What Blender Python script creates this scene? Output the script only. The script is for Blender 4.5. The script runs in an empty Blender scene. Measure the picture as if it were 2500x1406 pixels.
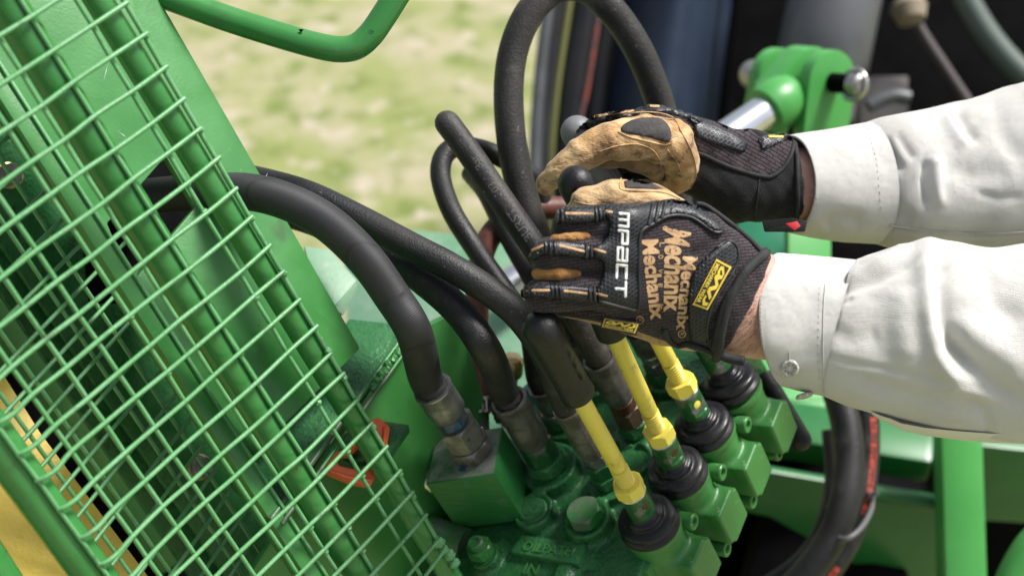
import bpy, bmesh, math, random
import numpy as np
from mathutils import Vector, Matrix, noise
from mathutils.bvhtree import BVHTree
random.seed(7)
SC = bpy.context.scene
COL = SC.collection
R = math.radians

# ------------------------------------------------------------------ camera, world, sun, exposure
FL = 50.0
PITCH = R(35)
CAMPOS = Vector((0, 0, 1.62))
cam_d = bpy.data.cameras.new('camera')
cam_d.lens = FL
cam_d.sensor_width = 36
cam_d.clip_start = 0.05
cam_d.clip_end = 400
cam_d.dof.use_dof = True
cam_d.dof.focus_distance = 0.975
cam_d.dof.aperture_fstop = 4.8
cam = bpy.data.objects.new('camera', cam_d)
cam.location = CAMPOS
cam.rotation_euler = (math.pi / 2 - PITCH, 0, 0)
COL.objects.link(cam)
SC.camera = cam

SUN_EL, SUN_AZ = R(58), R(72)       # azimuth clockwise from +Y (away from the camera) towards +X
world = bpy.data.worlds.new('World')
SC.world = world
world.use_nodes = True
wn = world.node_tree
wn.nodes.clear()
sky = wn.nodes.new('ShaderNodeTexSky')
sky.sky_type = 'NISHITA'
sky.sun_disc = False
sky.sun_elevation = SUN_EL
sky.sun_rotation = SUN_AZ
sky.air_density = 1.0
sky.dust_density = 3.5
sky.ozone_density = 0.6
hsv = wn.nodes.new('ShaderNodeHueSaturation')
hsv.inputs['Saturation'].default_value = 0.5
bg = wn.nodes.new('ShaderNodeBackground')
bg.inputs['Strength'].default_value = 0.105
wo = wn.nodes.new('ShaderNodeOutputWorld')
wn.links.new(sky.outputs[0], hsv.inputs['Color'])
wn.links.new(hsv.outputs[0], bg.inputs['Color'])
wn.links.new(bg.outputs[0], wo.inputs['Surface'])
sun_d = bpy.data.lights.new('sun', 'SUN')
sun_d.energy = 3.8
sun_d.angle = R(15)
sun_d.color = (1.0, 0.972, 0.93)
sun = bpy.data.objects.new('sun', sun_d)
sun_dir = Vector((math.cos(SUN_EL) * math.sin(SUN_AZ), math.cos(SUN_EL) * math.cos(SUN_AZ), math.sin(SUN_EL)))
sun.rotation_euler = sun_dir.to_track_quat('Z', 'Y').to_euler()
sun.location = (2, -2, 6)
COL.objects.link(sun)
SC.view_settings.view_transform = 'Standard'
SC.view_settings.look = 'None'
SC.view_settings.exposure = 0.62
SC.view_settings.gamma = 1
SC.view_settings.use_curve_mapping = False
SC.render.engine = 'CYCLES'
try:
    SC.cycles.use_denoising = True
    SC.cycles.max_bounces = 8
except Exception:
    pass

# ------------------------------------------------------------------ coordinates
CX = Vector((1, 0, 0))
CY = Vector((0, math.sin(PITCH), math.cos(PITCH)))
CF = Vector((0, math.cos(PITCH), -math.sin(PITCH)))
KF = 2500 * FL / 36.0


def P(px, py, d):
    """world point seen at photograph position (px, py), d metres along the view axis"""
    return CAMPOS + CX * ((px - 1250) / KF * d) + CY * (-(py - 703) / KF * d) + CF * d


def CV(x, y, z):
    """direction given as right / up / towards the viewer -> world"""
    return CX * x + CY * y - CF * z


def PC(px, py, d):
    return np.array([(px - 1250) / KF * d, -(py - 703) / KF * d, -d])


def c2w(a):
    a = np.asarray(a)
    B = np.array([list(CX), list(CY), list(-CF)])
    return a @ B + np.array(CAMPOS)


def topx(v):
    v = Vector(v) - CAMPOS
    d = v.dot(CF)
    return (1250 + v.dot(CX) / d * KF, 703 - v.dot(CY) / d * KF, d)


def ray(px, py):
    return (P(px, py, 1.0) - CAMPOS).normalized()


def on_plane(px, py, o, n):
    r = P(px, py, 1.0) - CAMPOS
    t = (o - CAMPOS).dot(n) / r.dot(n)
    return CAMPOS + r * t

# ------------------------------------------------------------------ objects
BASE = {}


def thing(name, loc, label, cat, group=None):
    o = bpy.data.objects.new(name, None)
    o.empty_display_size = 0.02
    COL.objects.link(o)
    o.location = loc
    BASE[o.name] = Vector(loc)
    o['label'] = label
    o['category'] = cat
    if group:
        o['group'] = group
    return o


def mk(name, verts, faces, mat, parent=None, smooth=True, label=None, cat=None, group=None, kind=None, uv=None, sharp=None):
    me = bpy.data.meshes.new(name)
    va = np.asarray([tuple(v) for v in verts] if not isinstance(verts, np.ndarray) else verts, dtype=np.float64)
    if parent is not None:
        b = BASE[parent.name]
    else:
        lo, hi = va.min(0), va.max(0)
        b = Vector(((lo[0] + hi[0]) / 2, (lo[1] + hi[1]) / 2, lo[2]))
    me.from_pydata((va - np.array(b)).tolist(), [], [list(f) for f in faces])
    o = bpy.data.objects.new(name, me)
    COL.objects.link(o)
    BASE[o.name] = Vector(b)
    if parent is not None:
        o.parent = parent
    else:
        o.location = b
    if uv is not None:
        l = me.uv_layers.new(name='UVMap')
        vi = np.empty(len(me.loops), dtype=np.int32)
        me.loops.foreach_get('vertex_index', vi)
        l.data.foreach_set('uv', np.asarray(uv, dtype=np.float32)[vi].ravel())
    if smooth:
        me.polygons.foreach_set('use_smooth', [True] * len(me.polygons))
        if sharp:
            me.set_sharp_from_angle(angle=R(sharp))
    if mat is not None:
        me.materials.append(mat)
    if label:
        o['label'] = label
    if cat:
        o['category'] = cat
    if group:
        o['group'] = group
    if kind:
        o['kind'] = kind
    me.update()
    return o


def catmull(pts, n=8):
    pts = [Vector(p) for p in pts]
    if len(pts) < 3:
        return [pts[0].lerp(pts[1], i / n) for i in range(n + 1)]
    ext = [pts[0] * 2 - pts[1]] + pts + [pts[-1] * 2 - pts[-2]]
    out = []
    for i in range(1, len(ext) - 2):
        p0, p1, p2, p3 = ext[i - 1:i + 3]
        for k in range(n):
            t = k / n
            out.append(0.5 * ((2 * p1) + (p2 - p0) * t + (2 * p0 - 5 * p1 + 4 * p2 - p3) * t * t + (3 * p1 - p0 - 3 * p2 + p3) * t ** 3))
    out.append(pts[-1].copy())
    return out


def frames(path):
    n = len(path)
    T = []
    for i in range(n):
        a = path[max(0, i - 1)]
        b = path[min(n - 1, i + 1)]
        T.append((b - a).normalized())
    u = T[0].orthogonal().normalized()
    # start with the side that faces up as far as possible, so seams are predictable
    up = Vector((0, 0, 1)) - T[0] * T[0].z
    if up.length > 0.1:
        u = up.normalized()
    U = []
    for i in range(n):
        u = (u - T[i] * u.dot(T[i]))
        u = u.normalized() if u.length > 1e-6 else T[i].orthogonal().normalized()
        U.append(u.copy())
    return T, U


def sweep(path, rad, seg=16, cap=True, round_start=False, round_end=False):
    """tube along path; rad number or list. returns verts, faces, uv (around in m, along in m)"""
    path = [Vector(p) for p in path]
    n = len(path)
    rr = [rad] * n if isinstance(rad, (int, float)) else list(rad)
    if round_start:
        t = (path[0] - path[1]).normalized()
        r0 = rr[0]
        pre = [(path[0] + t * (r0 * math.sin(a)), r0 * math.cos(a)) for a in (R(88), R(65), R(42), R(20))]
        path = [p for p, _ in pre] + path
        rr = [q for _, q in pre] + rr
    if round_end:
        t = (path[-1] - path[-2]).normalized()
        r0 = rr[-1]
        post = [(path[-1] + t * (r0 * math.sin(a)), r0 * math.cos(a)) for a in (R(20), R(42), R(65), R(88))]
        path = path + [p for p, _ in post]
        rr = rr + [q for _, q in post]
    n = len(path)
    T, U = frames(path)
    V, F, uv = [], [], []
    L = 0
    for i in range(n):
        if i:
            L += (path[i] - path[i - 1]).length
        w = T[i].cross(U[i])
        for k in range(seg):
            a = 2 * math.pi * k / seg
            V.append(path[i] + (U[i] * math.cos(a) + w * math.sin(a)) * rr[i])
            uv.append((a, L))
    for i in range(n - 1):
        for k in range(seg):
            k2 = (k + 1) % seg
            F.append((i * seg + k, i * seg + k2, (i + 1) * seg + k2, (i + 1) * seg + k))
    if cap:
        F.append(tuple(range(seg - 1, -1, -1)))
        F.append(tuple((n - 1) * seg + k for k in range(seg)))
    return V, F, uv


def tube(name, pts, rad, mat, parent=None, seg=16, n=8, **kw):
    sw = {k: kw.pop(k) for k in ('cap', 'round_start', 'round_end') if k in kw}
    path = catmull(pts, n) if n > 1 else [Vector(p) for p in pts]
    V, F, uv = sweep(path, rad, seg, **sw)
    return mk(name, V, F, mat, parent, uv=uv, sharp=50, **kw)


def axes(ax):
    ax = ax.normalized()
    u = ax.orthogonal().normalized()
    return u, ax.cross(u), ax


def lathe_geo(prof, o, ax, seg=32, phase=0.0, u=None):
    """prof [(radius, height)]; returns V,F"""
    ax = ax.normalized()
    if u is None:
        u = ax.orthogonal().normalized()
    else:
        u = (u - ax * u.dot(ax)).normalized()
    w = ax.cross(u)
    V, F = [], []
    for (r, h) in prof:
        for k in range(seg):
            a = 2 * math.pi * k / seg + phase
            V.append(o + ax * h + (u * math.cos(a) + w * math.sin(a)) * r)
    m = len(prof)
    for i in range(m - 1):
        for k in range(seg):
            k2 = (k + 1) % seg
            F.append((i * seg + k, i * seg + k2, (i + 1) * seg + k2, (i + 1) * seg + k))
    F.append(tuple(range(seg - 1, -1, -1)))
    F.append(tuple((m - 1) * seg + k for k in range(seg)))
    return V, F


def lathe(name, prof, o, ax, mat, parent=None, seg=32, u=None, **kw):
    V, F = lathe_geo(prof, Vector(o), Vector(ax), seg, u=u)
    return mk(name, V, F, mat, parent, sharp=kw.pop('sharp', 35), **kw)


def hexnut_geo(o, ax, r, h, u=None, phase=0.0):
    """hexagon prism with the turned chamfers of a real nut at both ends"""
    o, ax = Vector(o), Vector(ax).normalized()
    uu = ax.orthogonal().normalized() if u is None else (u - ax * u.dot(ax)).normalized()
    w = ax.cross(uu)
    V, F = [], []
    seg = 24
    rc = r * 0.90
    ch = r * 0.14

    def hexr(a):
        m = (a % (math.pi / 3)) - math.pi / 6
        return r * math.cos(math.pi / 6) / math.cos(m)
    for (kind, hh) in (('c', 0), ('h', 1), ('h', 2), ('c', 3)):
        for k in range(seg):
            a = 2 * math.pi * k / seg
            if kind == 'c':
                rad = rc * 0.96
                z = 0 if hh == 0 else h
            else:
                rad = hexr(a)
                ex = (rad - rc) / (r - rc) if rad > rc else 0
                z = ch * max(0.15, ex) if hh == 1 else h - ch * max(0.15, ex)
            V.append(o + ax * z + (uu * math.cos(a + phase) + w * math.sin(a + phase)) * rad)
    for i in range(3):
        for k in range(seg):
            k2 = (k + 1) % seg
            F.append((i * seg + k, i * seg + k2, (i + 1) * seg + k2, (i + 1) * seg + k))
    F.append(tuple(range(seg - 1, -1, -1)))
    F.append(tuple(3 * seg + k for k in range(seg)))
    return V, F


def hexnut(name, o, ax, r, h, mat, parent, u=None, phase=0.0, **kw):
    V, F = hexnut_geo(o, ax, r, h, u, phase)
    return mk(name, V, F, mat, parent, sharp=22, **kw)


def bevel_mesh(V, F, w, seg=2):
    bm = bmesh.new()
    vs = [bm.verts.new(v) for v in V]
    for f in F:
        bm.faces.new([vs[i] for i in f])
    bm.normal_update()
    if w > 0:
        bmesh.ops.bevel(bm, geom=list(bm.edges), offset=w, segments=seg, profile=0.6, affect='EDGES', clamp_overlap=True)
    bmesh.ops.recalc_face_normals(bm, faces=list(bm.faces))
    bm.verts.index_update()
    V2 = [v.co.copy() for v in bm.verts]
    F2 = [tuple(v.index for v in f.verts) for f in bm.faces]
    bm.free()
    return V2, F2


def hexa(name, corners8, mat, parent=None, bev=0.001, **kw):
    """box from 8 corners: 0-3 one face in order, 4-7 the matching far face"""
    F = [(0, 1, 2, 3), (7, 6, 5, 4), (0, 4, 5, 1), (1, 5, 6, 2), (2, 6, 7, 3), (3, 7, 4, 0)]
    V, F = bevel_mesh([Vector(c) for c in corners8], F, bev)
    return mk(name, V, F, mat, parent, sharp=40, **kw)


def obox(name, c, ax3, half, mat, parent=None, bev=0.001, **kw):
    c = Vector(c)
    a, b, d = [v.normalized() * h for v, h in zip(ax3, half)]
    return hexa(name, [c - a - b - d, c + a - b - d, c + a + b - d, c - a + b - d,
                       c - a - b + d, c + a - b + d, c + a + b + d, c - a + b + d], mat, parent, bev, **kw)


def slab(name, poly, nrm, th, mat, parent=None, bev=0.0008, **kw):
    """flat plate: polygon (world points) with thickness th away along -nrm"""
    n = len(poly)
    poly = [Vector(p) for p in poly]
    nn = Vector(nrm).normalized()
    V = poly + [p - nn * th for p in poly]
    F = [tuple(range(n)), tuple(range(2 * n - 1, n - 1, -1))]
    for i in range(n):
        j = (i + 1) % n
        F.append((i, i + n, j + n, j))
    V, F = bevel_mesh(V, F, bev, 2)
    return mk(name, V, F, mat, parent, sharp=40, **kw)


def pxslab(name, pxs, o, nrm, th, mat, parent=None, **kw):
    """plate whose outline is given as photograph positions on the plane through o"""
    return slab(name, [on_plane(x, y, o, nrm) for x, y in pxs], nrm if (CAMPOS - o).dot(nrm) > 0 else -nrm, th, mat, parent, **kw)

# ------------------------------------------------------------------ signed distance meshing (cast and sewn shapes)


def sd_chain(G, pts):
    """pts list of (x,y,z,r) in camera axes: min over tapered capsules"""
    best = None
    X, Y, Z = G
    for a, b in zip(pts[:-1], pts[1:]):
        ax, ay, az, ra = a
        bx, by, bz, rb = b
        dx, dy, dz = bx - ax, by - ay, bz - az
        L2 = dx * dx + dy * dy + dz * dz + 1e-12
        t = np.clip(((X - ax) * dx + (Y - ay) * dy + (Z - az) * dz) / L2, 0, 1)
        d = np.sqrt((X - ax - t * dx) ** 2 + (Y - ay - t * dy) ** 2 + (Z - az - t * dz) ** 2) - (ra + t * (rb - ra))
        best = d if best is None else np.minimum(best, d)
    return best


def smin(a, b, k):
    h = np.clip(0.5 + 0.5 * (b - a) / k, 0, 1)
    return b + (a - b) * h - k * h * (1 - h)


def surface_nets(fn, lo, hi, h):
    lo = np.array(lo, float)
    n = np.ceil((np.array(hi, float) - lo) / h).astype(int) + 1
    ax = [lo[i] + h * np.arange(n[i]) for i in range(3)]
    G = np.meshgrid(*ax, indexing='ij')
    D = fn(G).astype(np.float64)
    s = D < 0
    c = np.zeros(tuple(n - 1), dtype=np.int8)
    offs = [(i, j, k) for i in (0, 1) for j in (0, 1) for k in (0, 1)]
    for (i, j, k) in offs:
        c += s[i:n[0] - 1 + i, j:n[1] - 1 + j, k:n[2] - 1 + k]
    act = np.argwhere((c > 0) & (c < 8))
    idx = -np.ones(tuple(n - 1), dtype=np.int64)
    idx[act[:, 0], act[:, 1], act[:, 2]] = np.arange(len(act))
    pos = np.zeros((len(act), 3))
    cnt = np.zeros(len(act))
    for a in range(8):
        for b in range(a + 1, 8):
            oa, ob = np.array(offs[a]), np.array(offs[b])
            if np.abs(oa - ob).sum() != 1:
                continue
            va = D[act[:, 0] + oa[0], act[:, 1] + oa[1], act[:, 2] + oa[2]]
            vb = D[act[:, 0] + ob[0], act[:, 1] + ob[1], act[:, 2] + ob[2]]
            m = (va < 0) != (vb < 0)
            t = np.where(m, va / np.where(np.abs(va - vb) < 1e-12, 1, va - vb), 0)
            pos += m[:, None] * (oa + t[:, None] * (ob - oa))
            cnt += m
    V = lo + h * (act + pos / cnt[:, None])
    quads = []
    for axis in range(3):
        sl0 = [slice(1, None)] * 3
        a = [slice(None)] * 3
        b = [slice(None)] * 3
        a[axis] = slice(0, -1)
        b[axis] = slice(1, None)
        ch = s[tuple(a)] != s[tuple(b)]
        e = np.argwhere(ch)
        o1, o2 = [i for i in range(3) if i != axis]
        ok = (e[:, o1] > 0) & (e[:, o2] > 0) & (e[:, o1] < n[o1] - 1) & (e[:, o2] < n[o2] - 1)
        e = e[ok]
        inside = s[e[:, 0], e[:, 1], e[:, 2]]

        def cell(d1, d2):
            q = e.copy()
            q[:, o1] -= d1
            q[:, o2] -= d2
            return idx[q[:, 0], q[:, 1], q[:, 2]]
        q = np.stack([cell(1, 1), cell(0, 1), cell(0, 0), cell(1, 0)], 1)
        flip = inside if axis != 1 else ~inside
        q[~flip] = q[~flip][:, ::-1]
        quads.append(q)
    Q = np.concatenate(quads)
    return V, Q


def laplace(V, Q, it=4, lam=0.5):
    e = np.concatenate([Q[:, [0, 1]], Q[:, [1, 2]], Q[:, [2, 3]], Q[:, [3, 0]]])
    e = np.concatenate([e, e[:, ::-1]])
    deg = np.bincount(e[:, 0], minlength=len(V))
    for k in range(it):
        S = np.zeros_like(V)
        for c in range(3):
            S[:, c] = np.bincount(e[:, 0], weights=V[e[:, 1], c], minlength=len(V))
        V = V + lam * (S / np.maximum(deg, 1)[:, None] - V)
    return V

# ------------------------------------------------------------------ text


TXT = {}


def text_geo(s, bold=0.0):
    """2D outline mesh of a line of text, cap height about 0.7 of the size; returns (verts Nx2, faces)"""
    key = (s, bold)
    if key not in TXT:
        cu = bpy.data.curves.new('t', 'FONT')
        cu.body = s
        cu.size = 1.0
        cu.offset = bold
        cu.resolution_u = 3
        o = bpy.data.objects.new('t', cu)
        COL.objects.link(o)
        dg = bpy.context.evaluated_depsgraph_get()
        dg.update()
        me = bpy.data.meshes.new_from_object(o.evaluated_get(dg))
        V = np.array([v.co[:2] for v in me.vertices])
        F = [tuple(p.vertices) for p in me.polygons]
        bpy.data.objects.remove(o)
        bpy.data.curves.remove(cu)
        bpy.data.meshes.remove(me)
        # weld doubles
        key2 = {}
        mp = []
        W = []
        for v in V:
            k = (round(v[0], 5), round(v[1], 5))
            if k not in key2:
                key2[k] = len(W)
                W.append(v)
            mp.append(key2[k])
        F = [tuple(mp[i] for i in f) for f in F]
        F = [f for f in F if len(set(f)) == len(f)]
        TXT[key] = (np.array(W), F)
    return TXT[key]
# ------------------------------------------------------------------ materials
MATS = {}


def M(name, col, rough=0.5, metal=0.0, col2=None, nscale=30.0, lo=0.4, hi=0.62, bump=0.0, bscale=300.0, rvar=0.0,
      spec=0.5, coat=0.0, col3=None, n3=90.0, lo3=0.62, hi3=0.68, sheen=0.0, bdetail=3.0, stretch=None, sub=0.0, chips=None, grime=None):
    """principled paint / rubber / metal with a broad colour drift, fine relief and small marks"""
    if name in MATS:
        return MATS[name]
    m = bpy.data.materials.new(name)
    m.use_nodes = True
    nt = m.node_tree
    N, Lk = nt.nodes, nt.links
    b = N['Principled BSDF']
    b.inputs['Base Color'].default_value = (*col, 1)
    b.inputs['Roughness'].default_value = rough
    b.inputs['Metallic'].default_value = metal
    b.inputs['Specular IOR Level'].default_value = spec
    b.inputs['Coat Weight'].default_value = coat
    b.inputs['Coat Roughness'].default_value = 0.25
    if sheen:
        b.inputs['Sheen Weight'].default_value = sheen
        b.inputs['Sheen Roughness'].default_value = 0.4
    if sub:
        b.inputs['Subsurface Weight'].default_value = sub
        b.inputs['Subsurface Radius'].default_value = (0.006, 0.002, 0.001)
        b.inputs['Subsurface Scale'].default_value = 1.0
    tc = N.new('ShaderNodeTexCoord')
    src = tc.outputs['Object']
    if stretch:
        mp = N.new('ShaderNodeMapping')
        mp.inputs['Scale'].default_value = stretch
        Lk.new(src, mp.inputs['Vector'])
        src = mp.outputs[0]
    cur = None

    def noise_ramp(scale, a, c, detail=4.0):
        n = N.new('ShaderNodeTexNoise')
        n.inputs['Scale'].default_value = scale
        n.inputs['Detail'].default_value = detail
        n.inputs['Roughness'].default_value = 0.62
        Lk.new(src, n.inputs['Vector'])
        r = N.new('ShaderNodeMapRange')
        r.inputs['From Min'].default_value = a
        r.inputs['From Max'].default_value = c
        r.interpolation_type = 'SMOOTHSTEP'
        Lk.new(n.outputs['Fac'], r.inputs['Value'])
        return r.outputs[0]
    if col2:
        f = noise_ramp(nscale, lo, hi)
        mx = N.new('ShaderNodeMix')
        mx.data_type = 'RGBA'
        mx.inputs['A'].default_value = (*col, 1)
        mx.inputs['B'].default_value = (*col2, 1)
        Lk.new(f, mx.inputs['Factor'])
        cur = mx.outputs['Result']
        if rvar:
            rr = N.new('ShaderNodeMapRange')
            rr.inputs['To Min'].default_value = rough
            rr.inputs['To Max'].default_value = min(1, max(0.05, rough + rvar))
            Lk.new(f, rr.inputs['Value'])
            Lk.new(rr.outputs[0], b.inputs['Roughness'])
    if col3:
        f3 = noise_ramp(n3, lo3, hi3, 6.0)
        mx = N.new('ShaderNodeMix')
        mx.data_type = 'RGBA'
        if cur is None:
            mx.inputs['A'].default_value = (*col, 1)
        else:
            Lk.new(cur, mx.inputs['A'])
        mx.inputs['B'].default_value = (*col3, 1)
        Lk.new(f3, mx.inputs['Factor'])
        cur = mx.outputs['Result']
    for extra in (grime, chips):
        if not extra:
            continue
        ec, es, ea, eb = extra
        fx = noise_ramp(es, ea, eb, 7.0)
        mx = N.new('ShaderNodeMix')
        mx.data_type = 'RGBA'
        if cur is None:
            mx.inputs['A'].default_value = (*col, 1)
        else:
            Lk.new(cur, mx.inputs['A'])
        mx.inputs['B'].default_value = (*ec, 1)
        Lk.new(fx, mx.inputs['Factor'])
        cur = mx.outputs['Result']
    if cur is not None:
        Lk.new(cur, b.inputs['Base Color'])
    if bump:
        n = N.new('ShaderNodeTexNoise')
        n.inputs['Scale'].default_value = bscale
        n.inputs['Detail'].default_value = bdetail
        Lk.new(src, n.inputs['Vector'])
        bp = N.new('ShaderNodeBump')
        bp.inputs['Strength'].default_value = 1.0
        bp.inputs['Distance'].default_value = bump
        Lk.new(n.outputs['Fac'], bp.inputs['Height'])
        Lk.new(bp.outputs[0], b.inputs['Normal'])
    MATS[name] = m
    return m


def bsdf(m):
    return m.node_tree.nodes['Principled BSDF']


G1, G2 = (0.040, 0.19, 0.042), (0.052, 0.225, 0.056)
GREEN = M('green_paint', G1, 0.30, grime=((0.045, 0.10, 0.04), 26, 0.56, 0.78), chips=((0.02, 0.03, 0.018), 130, 0.715, 0.735), metal=0, col2=G2, nscale=9, rvar=0.12, bump=0.00012, bscale=420, col3=(0.10, 0.27, 0.11), n3=160, lo3=0.66, hi3=0.74)
GREEN_WIRE = M('green_wire_paint', (0.095, 0.29, 0.105), 0.36, grime=((0.05, 0.12, 0.05), 55, 0.56, 0.76), chips=((0.05, 0.045, 0.035), 170, 0.70, 0.73), metal=0, col2=(0.125, 0.33, 0.140), nscale=40, bump=0.0002, bscale=500, col3=(0.16, 0.26, 0.15), n3=120, lo3=0.64, hi3=0.72)
GREEN_TUBE = M('green_tube_paint', (0.036, 0.185, 0.041), 0.20, grime=((0.05, 0.12, 0.045), 30, 0.57, 0.80), chips=((0.03, 0.03, 0.02), 120, 0.72, 0.735), metal=0, col2=(0.048, 0.215, 0.054), nscale=12, rvar=0.1, bump=0.00008, bscale=350, col3=(0.15, 0.33, 0.16), n3=220, lo3=0.68, hi3=0.75)
GREEN_CAST = M('green_cast_paint', (0.019, 0.108, 0.032), 0.27, 0, (0.030, 0.150, 0.046), 22, rvar=0.2, bump=0.0010, bscale=330, bdetail=2.0,
               col3=(0.008, 0.035, 0.014), n3=45, lo3=0.56, hi3=0.72)
GREEN_CAP = M('green_cap_paint', (0.034, 0.165, 0.034), 0.34, 0, (0.044, 0.19, 0.045), 22, rvar=0.15, bump=0.00025, bscale=600,
              col3=(0.20, 0.30, 0.17), n3=170, lo3=0.63, hi3=0.70)
GREEN_WORN = M('green_worn_paint', (0.020, 0.16, 0.033), 0.42, 0, (0.085, 0.125, 0.075), 32, 0.42, 0.62, bump=0.0004, bscale=260,
               col3=(0.17, 0.20, 0.16), n3=75, lo3=0.60, hi3=0.70, stretch=(1, 1, 1))
OLIVE = M('green_dirty_paint', (0.026, 0.092, 0.022), 0.5, 0, (0.042, 0.105, 0.024), 14, bump=0.0003, bscale=300, col3=(0.16, 0.15, 0.07), n3=420, lo3=0.70, hi3=0.74)
YELLOW = M('yellow_paint', (0.78, 0.56, 0.07), 0.42, 0, (0.72, 0.51, 0.07), 20, bump=0.0003, bscale=300, col3=(0.10, 0.08, 0.03), n3=210, lo3=0.69, hi3=0.73)
YELLOW_ROD = M('yellow_rod_paint', (0.76, 0.64, 0.095), 0.36, grime=((0.40, 0.31, 0.06), 48, 0.58, 0.78), chips=((0.05, 0.04, 0.02), 150, 0.69, 0.71), metal=0, col2=(0.70, 0.585, 0.095), nscale=25, bump=0.0002, bscale=300, col3=(0.20, 0.15, 0.04), n3=260, lo3=0.69, hi3=0.735)
RUBBER = M('black_rubber_hose', (0.007, 0.007, 0.008), 0.42, 0, (0.014, 0.0135, 0.0135), 18, 0.40, 0.66, spec=0.5, grime=((0.050, 0.047, 0.044), 34, 0.56, 0.80), bump=0.0005, bscale=700, rvar=0.2,
           col3=(0.16, 0.15, 0.135), n3=300, lo3=0.66, hi3=0.74)
RUBBER_DUST = M('dusty_rubber_hose', (0.017, 0.016, 0.015), 0.56, 0, (0.036, 0.033, 0.030), 22, 0.38, 0.66, spec=0.4, grime=((0.080, 0.070, 0.060), 30, 0.55, 0.78), bump=0.0005, bscale=520,
                col3=(0.20, 0.175, 0.15), n3=260, lo3=0.64, hi3=0.74, stretch=(1, 1, 1))
GRIP = M('black_grip_rubber', (0.0045, 0.0045, 0.005), 0.32, 0, (0.009, 0.009, 0.0095), 35, spec=0.4, rvar=0.2, bump=0.0005, bscale=260,
         col3=(0.10, 0.09, 0.08), n3=330, lo3=0.69, hi3=0.75)
GRIP_GREY = M('grey_grip_rubber', (0.15, 0.155, 0.165), 0.5, 0, (0.19, 0.195, 0.20), 30, bump=0.0002, bscale=300)
BOOT = M('black_boot_rubber', (0.006, 0.006, 0.008), 0.30, 0, (0.011, 0.011, 0.013), 40, spec=0.4, rvar=0.15, bump=0.00015, bscale=400)
STEEL = M('zinc_steel', (0.36, 0.355, 0.345), 0.36, 0.85, (0.19, 0.19, 0.185), 45, 0.42, 0.62, bump=0.0003, bscale=220, rvar=0.15, col3=(0.10, 0.092, 0.085), n3=70, lo3=0.60, hi3=0.72)
STEEL_DARK = M('oiled_steel', (0.30, 0.29, 0.27), 0.36, 0.8, (0.14, 0.13, 0.12), 50, 0.40, 0.62, bump=0.0004, bscale=260, rvar=0.15, col3=(0.12, 0.05, 0.025), n3=80, lo3=0.62, hi3=0.72)
STEEL_RUST = M('rusty_steel', (0.12, 0.085, 0.06), 0.5, 0.6, (0.09, 0.035, 0.014), 60, 0.42, 0.6, bump=0.0005, bscale=260)
STEEL_GREEN = M('overpainted_steel', (0.020, 0.11, 0.032), 0.36, 0.25, (0.15, 0.15, 0.13), 70, 0.50, 0.62, bump=0.0004, bscale=260, rvar=0.05)
BLUE_PAINT = M('old_blue_paint', (0.018, 0.085, 0.14), 0.45, 0.1, (0.13, 0.12, 0.11), 90, 0.45, 0.6, bump=0.0005, bscale=240)
TEAL_PAINT = M('chipped_teal_paint', (0.055, 0.20, 0.16), 0.5, 0.0, (0.012, 0.075, 0.08), 55, 0.47, 0.54, bump=0.0014, bscale=190)
CHROME = M('chrome', (0.78, 0.80, 0.82), 0.12, 1.0, (0.70, 0.71, 0.73), 20)
ZINC = M('bright_zinc', (0.60, 0.59, 0.57), 0.3, 1.0, (0.40, 0.39, 0.37), 60, bump=0.0002, bscale=300)
BRASS = M('brass', (0.62, 0.46, 0.20), 0.3, 0.9, (0.45, 0.36, 0.18), 60)
BROWN_HOSE = M('brown_red_rubber', (0.13, 0.040, 0.028), 0.5, 0, (0.085, 0.026, 0.020), 30, bump=0.0006, bscale=160)
ORANGE = M('orange_plastic', (0.90, 0.16, 0.045), 0.38, 0, (0.84, 0.14, 0.04), 30, bump=0.0003, bscale=250)
BLACK = M('black_steel_and_shade', (0.002, 0.002, 0.0025), 0.7, 0, (0.004, 0.004, 0.004), 12, spec=0.04)  # black parts; also stands in for deep shade in openings and backdrops
NAVY = M('navy_fender_plastic', (0.016, 0.026, 0.050), 0.42, 0, (0.022, 0.034, 0.060), 10, spec=0.3, bump=0.0003, bscale=200)
DARKGREY = M('dark_grey_plastic', (0.024, 0.025, 0.028), 0.5, 0, (0.034, 0.034, 0.036), 10, spec=0.25)
MIDGREY = M('grey_steel', (0.11, 0.115, 0.125), 0.4, 0.2, (0.085, 0.09, 0.095), 12)
LIME = M('yellow_green_strip', (0.20, 0.205, 0.07), 0.5, 0, (0.19, 0.20, 0.07), 20)
RED = M('faded_red_strip', (0.30, 0.07, 0.05), 0.5, 0, (0.14, 0.07, 0.065), 40, 0.45, 0.55)
DUSTY_GREEN = M('dusty_green_plate', (0.10, 0.26, 0.14), 0.5, 0, (0.17, 0.31, 0.20), 12, 0.38, 0.62, bump=0.0003, bscale=200, col3=(0.24, 0.33, 0.24), n3=60, lo3=0.55, hi3=0.7)
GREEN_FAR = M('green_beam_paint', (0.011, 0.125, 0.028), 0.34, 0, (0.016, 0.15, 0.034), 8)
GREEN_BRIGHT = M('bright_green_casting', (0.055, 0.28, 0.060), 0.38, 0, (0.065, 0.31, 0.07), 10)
PRINT_GREY = M('grey_hose_print', (0.095, 0.092, 0.088), 0.7)
PRINT_RED = M('red_hose_print', (0.48, 0.055, 0.028), 0.6, 0, (0.20, 0.03, 0.02), 260, 0.45, 0.6)
TIE = M('grey_cable_tie', (0.10, 0.10, 0.105), 0.45)
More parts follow.
